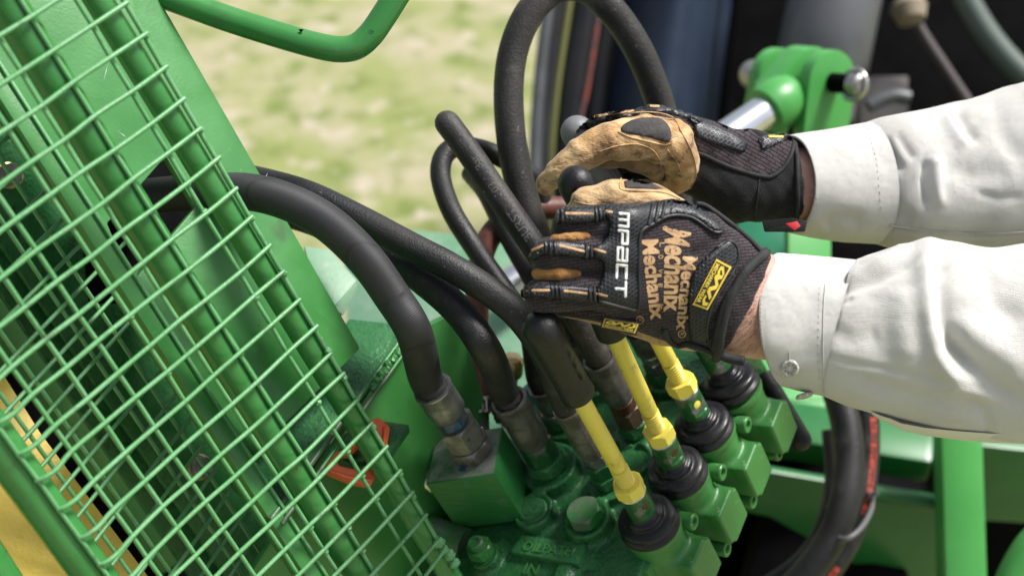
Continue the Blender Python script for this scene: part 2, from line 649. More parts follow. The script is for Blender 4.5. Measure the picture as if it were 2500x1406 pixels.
# gloves, shirt, skin
LEATHER = M('tan_suede', (0.40, 0.235, 0.10), 0.88, 0, (0.60, 0.41, 0.22), 48, 0.34, 0.66, bump=0.0008, bscale=420, bdetail=5.0, sheen=0.25,
            col3=(0.10, 0.062, 0.034), n3=58, lo3=0.47, hi3=0.70, spec=0.2, stretch=(1.0, 1.6, 1.6))
LEATHER_ORANGE = M('orange_suede', (0.26, 0.125, 0.034), 0.95, 0, (0.40, 0.21, 0.07), 110, 0.36, 0.64, bump=0.0016, bscale=700, bdetail=5.0, sheen=0.3, spec=0.15)
LEATHER_DARK = M('worn_brown_suede', (0.19, 0.125, 0.070), 0.85, 0, (0.26, 0.17, 0.09), 45, 0.36, 0.64, bump=0.0008, bscale=350, bdetail=5.0, sheen=0.2, spec=0.2,
                 col3=(0.05, 0.035, 0.025), n3=70, lo3=0.55, hi3=0.72)
PAD = M('charcoal_pad', (0.040, 0.039, 0.038), 0.8, 0, (0.058, 0.055, 0.052), 60, bump=0.0006, bscale=420, spec=0.25)
TPR_PLAIN = M('black_moulded_rubber', (0.010, 0.011, 0.013), 0.38, 0, (0.018, 0.019, 0.022), 40, rvar=0.2, bump=0.0002, bscale=300)
TAN_PRINT = M('tan_print', (0.50, 0.31, 0.15), 0.65, 0, (0.40, 0.235, 0.11), 120, 0.45, 0.62, chips=((0.05, 0.04, 0.038), 330, 0.60, 0.64), bump=0.0003, bscale=600)
WHITE_PRINT = M('white_print', (0.72, 0.72, 0.70), 0.5, 0, (0.60, 0.60, 0.58), 90, chips=((0.06, 0.06, 0.06), 300, 0.68, 0.71))
YELLOW_PRINT = M('yellow_print', (0.72, 0.52, 0.05), 0.5)
PATCH_BLACK = M('black_patch', (0.012, 0.012, 0.012), 0.55)
ELASTIC_BAND = M('black_binding', (0.010, 0.010, 0.011), 0.8, 0, (0.018, 0.018, 0.019), 80, bump=0.0004, bscale=700)
RED_TAG = M('red_tag', (0.45, 0.012, 0.018), 0.6)
SKIN = M('skin', (0.46, 0.245, 0.185), 0.48, 0, (0.56, 0.33, 0.26), 28, 0.35, 0.65, bump=0.0006, bscale=420, bdetail=5.0,
         col3=(0.30, 0.15, 0.11), n3=260, lo3=0.60, hi3=0.74, sub=0.15, stretch=(0.55, 1.6, 1.6))
BUTTON = M('pearl_button', (0.55, 0.54, 0.51), 0.25, 0, (0.35, 0.34, 0.33), 300, 0.45, 0.55, bump=0.0006, bscale=900)


def uvmat(name, build):
    if name in MATS:
        return MATS[name]
    m = bpy.data.materials.new(name)
    m.use_nodes = True
    build(m.node_tree, m.node_tree.nodes, m.node_tree.links, m.node_tree.nodes['Principled BSDF'])
    MATS[name] = m
    return m


def _mapping(N, Lk, scale, rot=0.0, out='UV'):
    tc = N.new('ShaderNodeTexCoord')
    mp = N.new('ShaderNodeMapping')
    mp.inputs['Scale'].default_value = scale
    mp.inputs['Rotation'].default_value = (0, 0, rot)
    Lk.new(tc.outputs[out], mp.inputs['Vector'])
    return mp.outputs[0]


def _mix(N, Lk, f, a, b):
    mx = N.new('ShaderNodeMix')
    mx.data_type = 'RGBA'
    for k, v in (('A', a), ('B', b)):
        if isinstance(v, tuple):
            mx.inputs[k].default_value = (*v, 1)
        else:
            Lk.new(v, mx.inputs[k])
    Lk.new(f, mx.inputs['Factor'])
    return mx.outputs['Result']


def knit(name, c1, c2, gap, scale, rot, dist=0.0006):
    """open knit: short raised yarns in offset rows"""
    def build(nt, N, Lk, b):
        v = _mapping(N, Lk, (scale, scale, scale), rot)
        nz = N.new('ShaderNodeTexNoise')
        nz.inputs['Scale'].default_value = 0.35
        nz.inputs['Detail'].default_value = 3
        Lk.new(v, nz.inputs['Vector'])
        add = N.new('ShaderNodeVectorMath')
        add.operation = 'MULTIPLY_ADD'
        Lk.new(nz.outputs['Color'], add.inputs[0])
        add.inputs[1].default_value = (0.9, 0.5, 0.0)
        Lk.new(v, add.inputs[2])
        br = N.new('ShaderNodeTexBrick')
        br.inputs['Scale'].default_value = 1.0
        br.inputs['Mortar Size'].default_value = 0.10
        br.inputs['Mortar Smooth'].default_value = 0.9
        br.inputs['Brick Width'].default_value = 1.5
        br.inputs['Row Height'].default_value = 0.55
        br.inputs['Color1'].default_value = (*c1, 1)
        br.inputs['Color2'].default_value = (*c2, 1)
        br.inputs['Mortar'].default_value = (*gap, 1)
        Lk.new(add.outputs[0], br.inputs['Vector'])
        Lk.new(br.outputs['Color'], b.inputs['Base Color'])
        inv = N.new('ShaderNodeMath')
        inv.operation = 'SUBTRACT'
        inv.inputs[0].default_value = 1
        Lk.new(br.outputs['Fac'], inv.inputs[1])
        bp = N.new('ShaderNodeBump')
        bp.inputs['Distance'].default_value = dist
        Lk.new(inv.outputs[0], bp.inputs['Height'])
        Lk.new(bp.outputs[0], b.inputs['Normal'])
        b.inputs['Roughness'].default_value = 0.85
        b.inputs['Specular IOR Level'].default_value = 0.2
        b.inputs['Sheen Weight'].default_value = 0.10
    return uvmat(name, build)


KNIT = knit('dark_purple_knit', (0.052, 0.040, 0.044), (0.034, 0.027, 0.030), (0.005, 0.004, 0.005), 270, R(-8))
KNIT2 = knit('dark_purple_knit_far', (0.062, 0.047, 0.051), (0.043, 0.033, 0.037), (0.006, 0.005, 0.006), 240, R(-30))
ELASTIC = knit('black_elastic', (0.016, 0.016, 0.017), (0.011, 0.011, 0.012), (0.004, 0.004, 0.004), 330, R(25), 0.0004)


def dotted(name, c1, c2, scale, rot=0.0):
    """moulded rubber with rows of small pits"""
    def build(nt, N, Lk, b):
        v = _mapping(N, Lk, (scale, scale, scale), rot)
        br = N.new('ShaderNodeTexBrick')
        br.inputs['Scale'].default_value = 1.0
        br.inputs['Mortar Size'].default_value = 0.24
        br.inputs['Mortar Smooth'].default_value = 0.6
        br.inputs['Brick Width'].default_value = 1.15
        br.inputs['Row Height'].default_value = 0.8
        for k, c in (('Color1', c2), ('Color2', c2), ('Mortar', c1)):
            br.inputs[k].default_value = (*c, 1)
        Lk.new(v, br.inputs['Vector'])
        Lk.new(br.outputs['Color'], b.inputs['Base Color'])
        bp = N.new('ShaderNodeBump')
        bp.inputs['Distance'].default_value = 0.0007
        Lk.new(br.outputs['Fac'], bp.inputs['Height'])
        Lk.new(bp.outputs[0], b.inputs['Normal'])
        b.inputs['Roughness'].default_value = 0.42
    return uvmat(name, build)


TPR = dotted('pitted_black_rubber', (0.016, 0.018, 0.022), (0.004, 0.004, 0.005), 380, R(35))
TPR_GREY = dotted('pitted_grey_rubber', (0.060, 0.064, 0.072), (0.010, 0.011, 0.013), 360, R(35))


def _wrap(nt, N, Lk, b):
    """hose bound in cloth tape: fine threads round the hose and an overlapping edge every few centimetres"""
    tc = N.new('ShaderNodeTexCoord')
    sp = N.new('ShaderNodeSeparateXYZ')
    Lk.new(tc.outputs['UV'], sp.inputs[0])

    def math_(op, a, c, cl=False):
        n = N.new('ShaderNodeMath')
        n.operation = op
        n.use_clamp = cl
        for i, q in enumerate((a, c)):
            if isinstance(q, (int, float)):
                n.inputs[i].default_value = q
            else:
                Lk.new(q, n.inputs[i])
        return n.outputs[0]
    threads = math_('SINE', math_('MULTIPLY', sp.outputs['Y'], 7600.0), 0)
    sl = math_('ADD', math_('MULTIPLY', sp.outputs['Y'], 13.0), math_('MULTIPLY', math_('SINE', sp.outputs['X'], 0), 0.22))
    fr = math_('FRACT', sl, 0)
    edge = math_('LESS_THAN', fr, 0.03)
    nz = N.new('ShaderNodeTexNoise')
    nz.inputs['Scale'].default_value = 40
    nz.inputs['Detail'].default_value = 5
    Lk.new(tc.outputs['Object'], nz.inputs['Vector'])
    c = _mix(N, Lk, nz.outputs['Fac'], (0.008, 0.008, 0.010), (0.030, 0.030, 0.033))
    c = _mix(N, Lk, math_('MULTIPLY', edge, 0.75), c, (0.006, 0.006, 0.006))
    Lk.new(c, b.inputs['Base Color'])
    hgt = math_('ADD', math_('MULTIPLY', threads, 0.05), math_('ADD', math_('MULTIPLY', edge, -1.0), math_('MULTIPLY', fr, -0.5)))
    bp = N.new('ShaderNodeBump')
    bp.inputs['Distance'].default_value = 0.0014
    Lk.new(hgt, bp.inputs['Height'])
    Lk.new(bp.outputs[0], b.inputs['Normal'])
    b.inputs['Roughness'].default_value = 0.55


RUBBER_WRAP = uvmat('cloth_bound_hose', _wrap)


def _shirt(nt, N, Lk, b):
    tc = N.new('ShaderNodeTexCoord')
    nz = N.new('ShaderNodeTexNoise')
    nz.inputs['Scale'].default_value = 9
    nz.inputs['Detail'].default_value = 5
    Lk.new(tc.outputs['Object'], nz.inputs['Vector'])
    c = _mix(N, Lk, nz.outputs['Fac'], (0.63, 0.615, 0.575), (0.72, 0.71, 0.675))
    sn = N.new('ShaderNodeTexNoise')
    sn.inputs['Scale'].default_value = 21
    sn.inputs['Detail'].default_value = 7
    Lk.new(tc.outputs['Object'], sn.inputs['Vector'])
    sr = N.new('ShaderNodeMapRange')
    sr.inputs['From Min'].default_value = 0.60
    sr.inputs['From Max'].default_value = 0.78
    sr.inputs['To Max'].default_value = 0.55
    Lk.new(sn.outputs['Fac'], sr.inputs['Value'])
    c = _mix(N, Lk, sr.outputs[0], c, (0.42, 0.38, 0.31))
    Lk.new(c, b.inputs['Base Color'])
    v = _mapping(N, Lk, (1, 1, 1))
    h = None
    for ax, ph in (('X', 2600.0), ('Y', 2600.0)):
        w = N.new('ShaderNodeTexWave')
        w.wave_type = 'BANDS'
        w.bands_direction = ax
        w.inputs['Scale'].default_value = 420
        w.inputs['Distortion'].default_value = 1.0
        Lk.new(v, w.inputs['Vector'])
        if h is None:
            h = w.outputs['Fac']
        else:
            ad = N.new('ShaderNodeMath')
            ad.operation = 'ADD'
            Lk.new(h, ad.inputs[0])
            Lk.new(w.outputs['Fac'], ad.inputs[1])
            h = ad.outputs[0]
    bp = N.new('ShaderNodeBump')
    bp.inputs['Distance'].default_value = 0.00014
    Lk.new(h, bp.inputs['Height'])
    n2 = N.new('ShaderNodeTexNoise')
    n2.inputs['Scale'].default_value = 38
    n2.inputs['Detail'].default_value = 3
    Lk.new(tc.outputs['Object'], n2.inputs['Vector'])
    b2 = N.new('ShaderNodeBump')
    b2.inputs['Distance'].default_value = 0.0028
    Lk.new(n2.outputs['Fac'], b2.inputs['Height'])
    Lk.new(bp.outputs[0], b2.inputs['Normal'])
    Lk.new(b2.outputs[0], b.inputs['Normal'])
    b.inputs['Roughness'].default_value = 0.85
    b.inputs['Specular IOR Level'].default_value = 0.2
    b.inputs['Sheen Weight'].default_value = 0.1


SHIRT = uvmat('cream_cotton', _shirt)


def _ground(nt, N, Lk, b):
    tc = N.new('ShaderNodeTexCoord')

    def nz(s, d=5):
        n = N.new('ShaderNodeTexNoise')
        n.inputs['Scale'].default_value = s
        n.inputs['Detail'].default_value = d
        Lk.new(tc.outputs['Object'], n.inputs['Vector'])
        return n.outputs['Fac']

    def rng(f, a, c):
        r = N.new('ShaderNodeMapRange')
        r.inputs['From Min'].default_value = a
        r.inputs['From Max'].default_value = c
        Lk.new(f, r.inputs['Value'])
        return r.outputs[0]
    c = _mix(N, Lk, rng(nz(4.5, 4), 0.40, 0.60), (0.325, 0.30, 0.195), (0.225, 0.25, 0.098))
    c = _mix(N, Lk, rng(nz(11.0, 4), 0.50, 0.68), c, (0.145, 0.185, 0.055))
    c = _mix(N, Lk, rng(nz(13.0, 3), 0.57, 0.70), c, (0.39, 0.345, 0.265))
    Lk.new(c, b.inputs['Base Color'])
    b.inputs['Roughness'].default_value = 1
    b.inputs['Specular IOR Level'].default_value = 0.1


GROUND = uvmat('dry_meadow', _ground)
# ------------------------------------------------------------------ ground
gv, gf = [], []
GN = 60
for j in range(GN + 1):
    for i in range(GN + 1):
        x = (i / GN - 0.5)
        y = (j / GN - 0.5)
        X = x * abs(x) * 480
        Y = y * abs(y) * 480 + 2.5
        near = math.exp(-((X / 9) ** 2 + ((Y - 3) / 9) ** 2))
        gv.append((X, Y, 0.05 * noise.noise(Vector((X * 0.8, Y * 0.8, 0))) * near - 0.03 * near))
for j in range(GN):
    for i in range(GN):
        a = j * (GN + 1) + i
        gf.append((a, a + 1, a + GN + 2, a + GN + 1))
mk('ground', gv, gf, GROUND, kind='structure')

# ------------------------------------------------------------------ front wire guard
GU, GV = CV(.39704, -.80148, -.44720), CV(-.60275, -.59515, .53149)
GO = P(1250 + (-.23149) / .85 * KF, 703 - .17066 / .85 * KF, .85)
GA = .022265
GC = [0, .02654, .05613, .07961, .10462, .13036, .15472, .18063, .20631]
GNRM = -(GU.cross(GV)).normalized()
if GNRM.dot(CAMPOS - GO) < 0:
    GNRM = -GNRM


def GP(i, c, off=0.0):
    return GO + GU * (i * GA) + GV * c + GNRM * off


guard = thing('wire_mesh_guard', GP(20, 0.1), 'green welded wire mesh guard leaning in front of the green side plate', 'guard')
WR = 0.00150
jit = random.Random(4)
for j, c in enumerate(GC):
    pts = []
    for k in range(-9, 22):
        pts.append(GP(k, c + jit.uniform(-.0003, .0003), -0.0002 * jit.random()))
    if j == 0:
        pts = pts[:-1] + [GP(20.4, c), GP(21.6, -0.0015, -0.004)]
    tube('long_wire', pts, WR * (1.08 if j == 0 else 1.0), GREEN_WIRE, guard, seg=8, n=1)
for i in range(-9, 21):
    sh = jit.uniform(-.05, .05) + (0.0 if i < 13 else -0.12)
    left = GC[8]
    sag = jit.uniform(-.0005, .0005)
    pts = [GP(i + sh, -0.0008 + jit.uniform(-.0006, .0012), WR * 1.75)]
    for c in GC[1:8]:
        pts.append(GP(i + sh + jit.uniform(-.03, .03), c, WR * 1.85 + sag + 0.0016 * math.sin(c * 30) * jit.uniform(.2, 1)))
    pts += [GP(i + sh + 0.06, left - 0.012, WR * 1.9), GP(i + sh + 0.03, left - 0.003, WR * 1.5), GP(i + sh, left + 0.001, -0.001)]
    tube('cross_wire', pts, WR * 1.05, GREEN_WIRE, guard, seg=8, n=3, round_start=True)
# the doubled wire and weld beads at the lower corner
tube('cross_wire', [GP(20.35, -0.0005, WR * 2.2), GP(20.5, GC[1], WR * 1.9), GP(20.8, GC[3], WR * 1.8)], WR * 1.05, GREEN_WIRE, guard, seg=8, n=4, round_start=True)


def bead(o, r, mat, parent, name='weld_bead', seed=0):
    bm = bmesh.new()
    bmesh.ops.create_icosphere(bm, subdivisions=3, radius=1)
    V = []
    for v in bm.verts:
        q = v.co.normalized()
        s = 1 + 0.45 * noise.noise(q * 2.3 + Vector((seed * 3.1, 0, 0)))
        V.append(Vector(o) + CV(*q) * (r * s))
    F = [tuple(v.index for v in f.verts) for f in bm.faces]
    bm.free()
    return mk(name, V, F, mat, parent)


for s, (i, c, r) in enumerate([(20.05, 0.0005, .0042), (20.7, -.0015, .0045), (20.4, .0, .0035), (11.95, .0, .0028), (21.1, -.002, .004)]):
    bead(GP(i, c, 0.001), r, GREEN_WIRE, guard, seed=s)
for (i, j) in [(1, 0), (4, 0), (7, 0), (9, 0), (13, 0), (15, 0), (17, 0), (18, 0), (13, 1), (15, 1), (16, 1), (17, 1), (14, 2), (16, 2), (17, 2), (18, 2), (16, 3), (17, 3), (6, 1), (9, 1), (10, 2), (7, 4), (9, 4)]:
    bead(GP(i + 0.02, GC[j], WR * .9), .0024, GREEN_WIRE, guard, seed=i * 9 + j)


def guard_tube(p1, p2, r, back, name='frame_tube', ext=0.12, mat=None, parent=None):
    o = GO - GNRM * back
    a, b = on_plane(*p1, o, GNRM), on_plane(*p2, o, GNRM)
    d = (b - a).normalized()
    return tube(name, [a - d * ext, a, a.lerp(b, .5), b, b + d * ext], r, mat or GREEN_TUBE, parent or guard, seg=36, n=3)


guard_tube((279, 64), (943, 1151), .0088, .0088 + WR)
guard_tube((70, 96), (706, 1127), .0115, .0115 + WR)
guard_tube((98, 1224), (228, 1404), .0125, .0135 + WR, ext=0.16)
guard_tube((-70, 1310), (5, 1426), .0125, .03, ext=0.2)

# ------------------------------------------------------------------ second mesh panel behind the guard
BU = GU
BV = CV(.342, .581, -.738)
BN = BU.cross(BV).normalized()
BO = P(267, 693, 0.985)
back = thing('rear_mesh_panel', P(371, 1080, 1.0), 'inner green wire mesh panel set at an angle behind the front guard', 'guard panel')
lx = [86, 193, 285, 371, 458, 541]
bl = []
for x in lx:
    q = on_plane(x, 1080, BO, BN)
    bl.append(q)
    tube('long_wire', [q - BU * 0.62, q - BU * .2, q + BU * 0.2, q + BU * 0.36], WR, GREEN_WIRE, back, seg=8, n=2)
q0 = on_plane(11, 664, BO, BN)
stp = (on_plane(54, 733, BO, BN) - q0).dot(BU)
c0 = (bl[0] - q0).dot(BV)
c1 = (bl[-1] - q0).dot(BV)
for k in range(-13, 19):
    b0 = q0 + BU * (k * stp)
    tube('cross_wire', [b0 + BV * (c0 - .02) + BN * 2 * WR, b0 + BV * (c0 + c1) * .5 + BN * 2 * WR, b0 + BV * (c1 + .05) + BN * 2 * WR], WR, GREEN_WIRE, back, seg=8, n=3)

# ------------------------------------------------------------------ machine frame: plates, channel, deck
frame = thing('machine_frame', P(760, 1000, 1.05), 'green painted steel side plate and deck of the machine behind the guard', 'machine frame')
PN = CV(.60, .16, .78).normalized()
PO = P(500, 400, .985)
outer = [(-290, -170), (292, -170), (880, 850), (580, 1150)]
inner = [(250, 560), (405, 382), (478, 505), (322, 690)]
# match inner to outer order: top-left, top-right, bottom-right, bottom-left
inner = [(262, 545), (405, 382), (478, 505), (322, 690)]
ov = [on_plane(x, y, PO, PN) for x, y in outer]
iv = [on_plane(x, y, PO, PN) for x, y in inner]
th = .007
V = ov + iv + [p - PN * th for p in ov + iv]
F = []
for a in range(4):
    b = (a + 1) % 4
    F += [(a, b, b + 4, a + 4), (a + 8, a + 12, b + 12, b + 8), (a, a + 8, b + 8, b), (a + 4, b + 4, b + 12, a + 12)]
V, F = bevel_mesh(V, F, 0.0012, 2)
mk('side_plate', V, F, GREEN, frame, sharp=40)
# black sheet behind the slot: shade of the opening put in as colour
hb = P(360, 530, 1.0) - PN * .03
pxslab('slot_shade_panel', [(180, 360), (520, 360), (560, 740), (220, 740)], P(380, 530, 1.09), PN, .004, BLACK, frame)
# channel rail along the left of the plate
Ua = GU
for (pa, pb, wpx, dep, nm, mt) in [((24, 250), (600, 1150), .0070, -.004, 'channel_rail', GREEN), ((46, 250), (622, 1150), .0012, -.0015, 'rail_lip', GREEN_WIRE)]:
    a, b = on_plane(*pa, PO, PN) + PN * dep, on_plane(*pb, PO, PN) + PN * dep
    d = (b - a).normalized()
    sdir = (PN.cross(d)).normalized()
    obox(nm, (a + b) / 2, (d, sdir, PN), ((b - a).length / 2 + .12, wpx, .010), mt, frame, bev=.001)
# dirty inner floor under the panels: long folded sheets
for (x0, x1, dd, tilt, mt, nm) in [(-420, 60, 1.13, .3, OLIVE, 'floor_sheet'), (20, 170, 1.12, -.5, GREEN_CAST, 'floor_fold'), (120, 350, 1.14, .2, GREEN_CAST, 'floor_sheet'), (300, 450, 1.12, -.35, OLIVE, 'floor_fold'), (-900, -300, 1.14, .1, OLIVE, 'floor_sheet')]:
    a, b = P((x0 + x1) / 2, 700, dd), P((x0 + x1) / 2 + 300, 1160, dd + .1)
    d = (b - a).normalized()
    nn = (PN + CV(-.6, .5, 0) * tilt)
    nn = (nn - d * nn.dot(d)).normalized()
    obox(nm, (a + b) / 2, (d, nn.cross(d), nn), (.75, (x1 - x0) / KF * dd * .62, .003), mt, frame, bev=.0008)
# bolts seen through the mesh
for (x, y, d) in [(25, 420, 1.03), (490, 1130, 1.07)]:
    lathe('bolt_washer', [(.010, 0), (.010, .002), (.009, .0025)], P(x - 4, y + 10, d), PN, BRASS, frame, 24)
    hexnut('bolt_head', P(x - 4, y + 10, d) + PN * .0025, PN, .0085, .006, STEEL, frame)
# scratches: bare nicks in the paint of the plate
for (x, y, l, a) in [(258, 178, .006, 70), (300, 330, .003, -25), (650, 430, .003, 60)]:
    o = on_plane(x, y, PO, PN) + PN * .0002
    e = (CV(math.cos(R(a)), math.sin(R(a)), 0))
    e = (e - PN * e.dot(PN)).normalized()
    f = PN.cross(e)
    mk('paint_nick', [o - e * l, o + f * .0003, o + e * l, o - f * .0002], [(0, 1, 2, 3)], ZINC, frame, smooth=False)
# yellow panel low on the left
yn = CV(.35, .35, .87).normalized()
pxslab('yellow_panel', [(-400, 500), (-5, 893), (100, 1058), (365, 1410), (480, 1560), (-400, 1700)], P(80, 1200, 1.01), yn, .006, YELLOW, frame)
yo = P(80, 1200, 1.01)
slab('panel_edge', [on_plane(x, y, yo - yn * .008, yn) for x, y in [(0, 893), (35, 893), (130, 1050), (405, 1410), (520, 1560), (480, 1560), (365, 1410), (100, 1058)]], yn, .02, BLACK, frame)
# deck and angle iron on the right of the plate
UU = CV(-.375, .676, .635).normalized()
E1 = CV(.92, .178, .354).normalized()
E2 = CV(-.124, -.716, .683).normalized()
UU = (UU - E1 * UU.dot(E1)).normalized()
E2 = E1.cross(UU).normalized()
if E2.dot(CAMPOS - P(1200, 1100, 1)) < 0:
    E2 = -E2
DO = P(1588, 1282, 1.05) - UU * .085
pxslab('deck_plate', [(840, 600), (1010, 560), (1330, 600), (1520, 1160), (1100, 1180), (850, 860)], DO, UU, .006, DUSTY_GREEN, frame)
pxslab('bracket_plate', [(742, 600), (806, 610), (872, 684), (812, 752), (770, 700)], P(810, 680, 1.10), CV(.2, .55, .8).normalized(), .004, DUSTY_GREEN, frame)
pxslab('bracket_edge', [(872, 684), (884, 690), (838, 770), (815, 752)], P(850, 720, 1.096), CV(.75, .1, .65).normalized(), .004, DUSTY_GREEN, frame)
AO = P(850, 920, 1.055)
AN = CV(-.1, .72, .68).normalized()
pxslab('angle_iron_top', [(852, 778), (960, 790), (985, 818), (655, 1270), (560, 1180)], AO, AN, .006, GREEN_CAST, frame)
a, b = on_plane(985, 820, AO, AN), on_plane(660, 1268, AO, AN)
for off, r_ in ((0.0, .0022), (.010, .0016)):
    o_ = CV(.8, -.25, .2) * off
    tube('angle_iron_edge', [a + o_, a.lerp(b, .5) + o_, b + o_], r_, GREEN_WORN, frame, seg=12, n=4)
wn_ = CV(.62, -.25, .74).normalized()
pxslab('wall_plate', [(990, 822), (1120, 760), (1190, 1000), (1180, 1330), (900, 1500), (560, 1480)], P(1000, 980, 1.09), wn_, .006, GREEN, frame)
pxslab('cross_plate', [(700, 1180), (1000, 1150), (1130, 1290), (1200, 1500), (640, 1500)], P(960, 1280, 1.16), CV(.1, .5, .85).normalized(), .006, GREEN_CAST, frame)
random.seed(11)
for k in range(30):
    t = k / 29
    p = a.lerp(b, .02 + t * .28) + CV(.7, -.2, .3) * .006 + Vector((random.uniform(-1, 1), random.uniform(-1, 1), random.uniform(-1, 1))) * .001
    bead(p, random.uniform(.0022, .0036), GREEN, frame, seed=k)
TO = P(960, 1070, 1.045)
TN = CV(-.1, .78, .62).normalized()
pxslab('lug_plate', [(905, 1022), (998, 1036), (952, 1100), (860, 1135), (800, 1100)], TO, TN, .008, GREEN_CAST, frame)
# soft drape of pipes and hardware under the manifold, left in shade
tube('rod_end', [P(1040, 1290, 1.13), P(1095, 1310, 1.13), P(1135, 1325, 1.125)], .0125, GREEN_WORN, frame, seg=20, n=3)
# pedestal: what carries machine frame and valve down to the ground
pc = P(1150, 1250, 1.25)
obox('pedestal', (pc.x - .15, pc.y + .05, (pc.z - .10) / 2), (Vector((1, 0, 0)), Vector((0, 1, 0)), Vector((0, 0, 1))), (.33, .16, (pc.z - .10) / 2), BLACK, frame, bev=.006)

# ------------------------------------------------------------------ green grab rail at the top
hd = 0.99
handle = thing('grab_rail', P(850, 120, hd), 'bent green tubular grab rail above the side plate with chipped paint at its bend', 'rail')
pts = [P(250, -60, hd + .02), P(420, -2, hd), P(560, 48, hd), P(700, 92, hd), P(790, 116, hd), P(838, 121, hd), P(872, 113, hd), P(902, 88, hd), P(930, 50, hd), P(980, -30, hd), P(1040, -130, hd)]
tube('rail_tube', pts, .0092, GREEN_WORN if False else GREEN_TUBE, handle, seg=28, n=6)
for s, (x, y) in enumerate([(735, 75), (915, 45), (905, 78), (845, 128), (865, 130)]):
    o = P(x, y, hd - .0094 + (.002 if s in (1, 3, 4) else 0))
    l = .0016 + .0008 * (s % 2)
    mk('paint_chip', [o + CV(math.cos(t) * l * (1 + .4 * math.sin(3 * t + s)), math.sin(t) * l * .6, 0) for t in [k * math.pi / 5 for k in range(10)]] + [o + CV(0, 0, -.003)],
       [(k, (k + 1) % 10, 10) for k in range(10)], STEEL_RUST, handle, smooth=False)
# ------------------------------------------------------------------ control valve
RR = (E1 * .322 - E2 * .947).normalized()
SS = (E1 * .947 + E2 * .322).normalized()
VO = P(1588, 1282, 1.05)


def VL(s, r, u):
    return VO + SS * s + RR * r + UU * u


def VP(px, py, u=0.0):
    return on_plane(px, py, VO + UU * u, UU)


def loc(p):
    q = Vector(p) - VO
    return (q.dot(SS), q.dot(RR), q.dot(UU))


def local_mesh(name, fn, lo, hi, h, mat, parent, it=3, org=None, **kw):
    V, Q = surface_nets(fn, lo, hi, h)
    V = laplace(V, Q, it)
    o = np.array(org if org is not None else VO)
    W = o + V @ np.array([list(SS), list(RR), list(UU)])
    return mk(name, W, Q.tolist(), mat, parent, **kw)


def sd_box(G, c, hf, rd):
    q = [np.abs(G[i] - c[i]) - (hf[i] - rd) for i in range(3)]
    out = np.sqrt(sum(np.maximum(k, 0) ** 2 for k in q))
    return out + np.minimum(np.maximum(np.maximum(q[0], q[1]), q[2]), 0) - rd


def sd_cyl(G, c, u0, u1, r, rd=.0015):
    a = np.sqrt((G[0] - c[0]) ** 2 + (G[1] - c[1]) ** 2) - (r - rd)
    b = np.abs(G[2] - (u0 + u1) / 2) - ((u1 - u0) / 2 - rd)
    return np.sqrt(np.maximum(a, 0) ** 2 + np.maximum(b, 0) ** 2) + np.minimum(np.maximum(a, b), 0) - rd


TOPU = -.014
valve = thing('control_valve', VL(-.08, .05, -.085), 'green cast hydraulic control valve with raised lettering, hex plug and four spool caps', 'hydraulic valve')
bosses = []          # local s, r, top u, radius
for (x, y, u, rr_) in [(1432, 1262, -.002, .0185), (1338, 1135, .001, .0235), (1486, 1172, -.003, .0185), (1300, 1243, -.002, .0165), (1372, 1030, -.002, .0175), (1552, 1048, -.002, .0175),
                       (1450, 930, -.002, .0165), (1618, 918, -.002, .017), (1546, 1118, -.004, .0155), (1625, 1012, -.004, .0155), (1700, 905, -.004, .0155), (1180, 1352, -.004, .012)]:
    s, r, _ = loc(VP(x, y, u))
    bosses.append((s, r, u, rr_))
p0 = [loc(VP(x, y, -.006)) for x, y in [(1244, 1345), (1272, 1304), (1431, 1323), (1412, 1374)]]
ps = sum(p[0] for p in p0) / 4
pr = sum(p[1] for p in p0) / 4


def valve_fn(G):
    d = sd_box(G, (-.083, .062, -.047), (.083, .150, .033), .003)
    d = smin(d, sd_box(G, (-.155, .062, -.060), (.030, .13, .024), .006), .008)
    for (s, r, u, q) in bosses:
        d = smin(d, sd_cyl(G, (s, r), -.05, u, q, .0008), .0045)
    # ribs between the ports
    d = smin(d, sd_box(G, (-.060, .03, -.020), (.006, .10, .010), .003), .006)
    # recessed ring faces on the bosses
    for (s, r, u, q) in bosses[:-1]:
        d = np.maximum(d, -sd_cyl(G, (s, r), u - .0016, u + .01, q - .0035, .0005))
    d += .0005 * np.sin(G[0] * 310 + 2 * np.sin(G[1] * 170)) * np.sin(G[1] * 270 + 1.3) * np.sin(G[2] * 240)
    return d


local_mesh('valve_body', valve_fn, (-.20, -.10, -.095), (.012, .225, .012), .0016, GREEN_CAST, valve, it=1)


def solid_text(name, s, o, ex, ey, size, h, mat, parent, bold=.0, shear=0.0):
    V2, F = text_geo(s, bold)
    ez = ex.cross(ey).normalized()
    if ez.dot(CAMPOS - o) < 0:
        ez = -ez
    w = V2[:, 0].max()
    V, FF = [], []
    nn = len(V2)
    for hh_ in (h, -.002):
        for v in V2:
            V.append(o + ex * ((v[0] - w / 2 + shear * v[1]) * size) + ey * (v[1] * size) + ez * hh_)
    ed = {}
    for f in F:
        FF.append(f)
        for a, b in zip(f, f[1:] + f[:1]):
            ed[(a, b)] = 1
    for (a, b) in list(ed):
        if (b, a) not in ed:
            FF.append((a, a + nn, b + nn, b))
    return mk(name, V, FF, mat, parent, smooth=False)


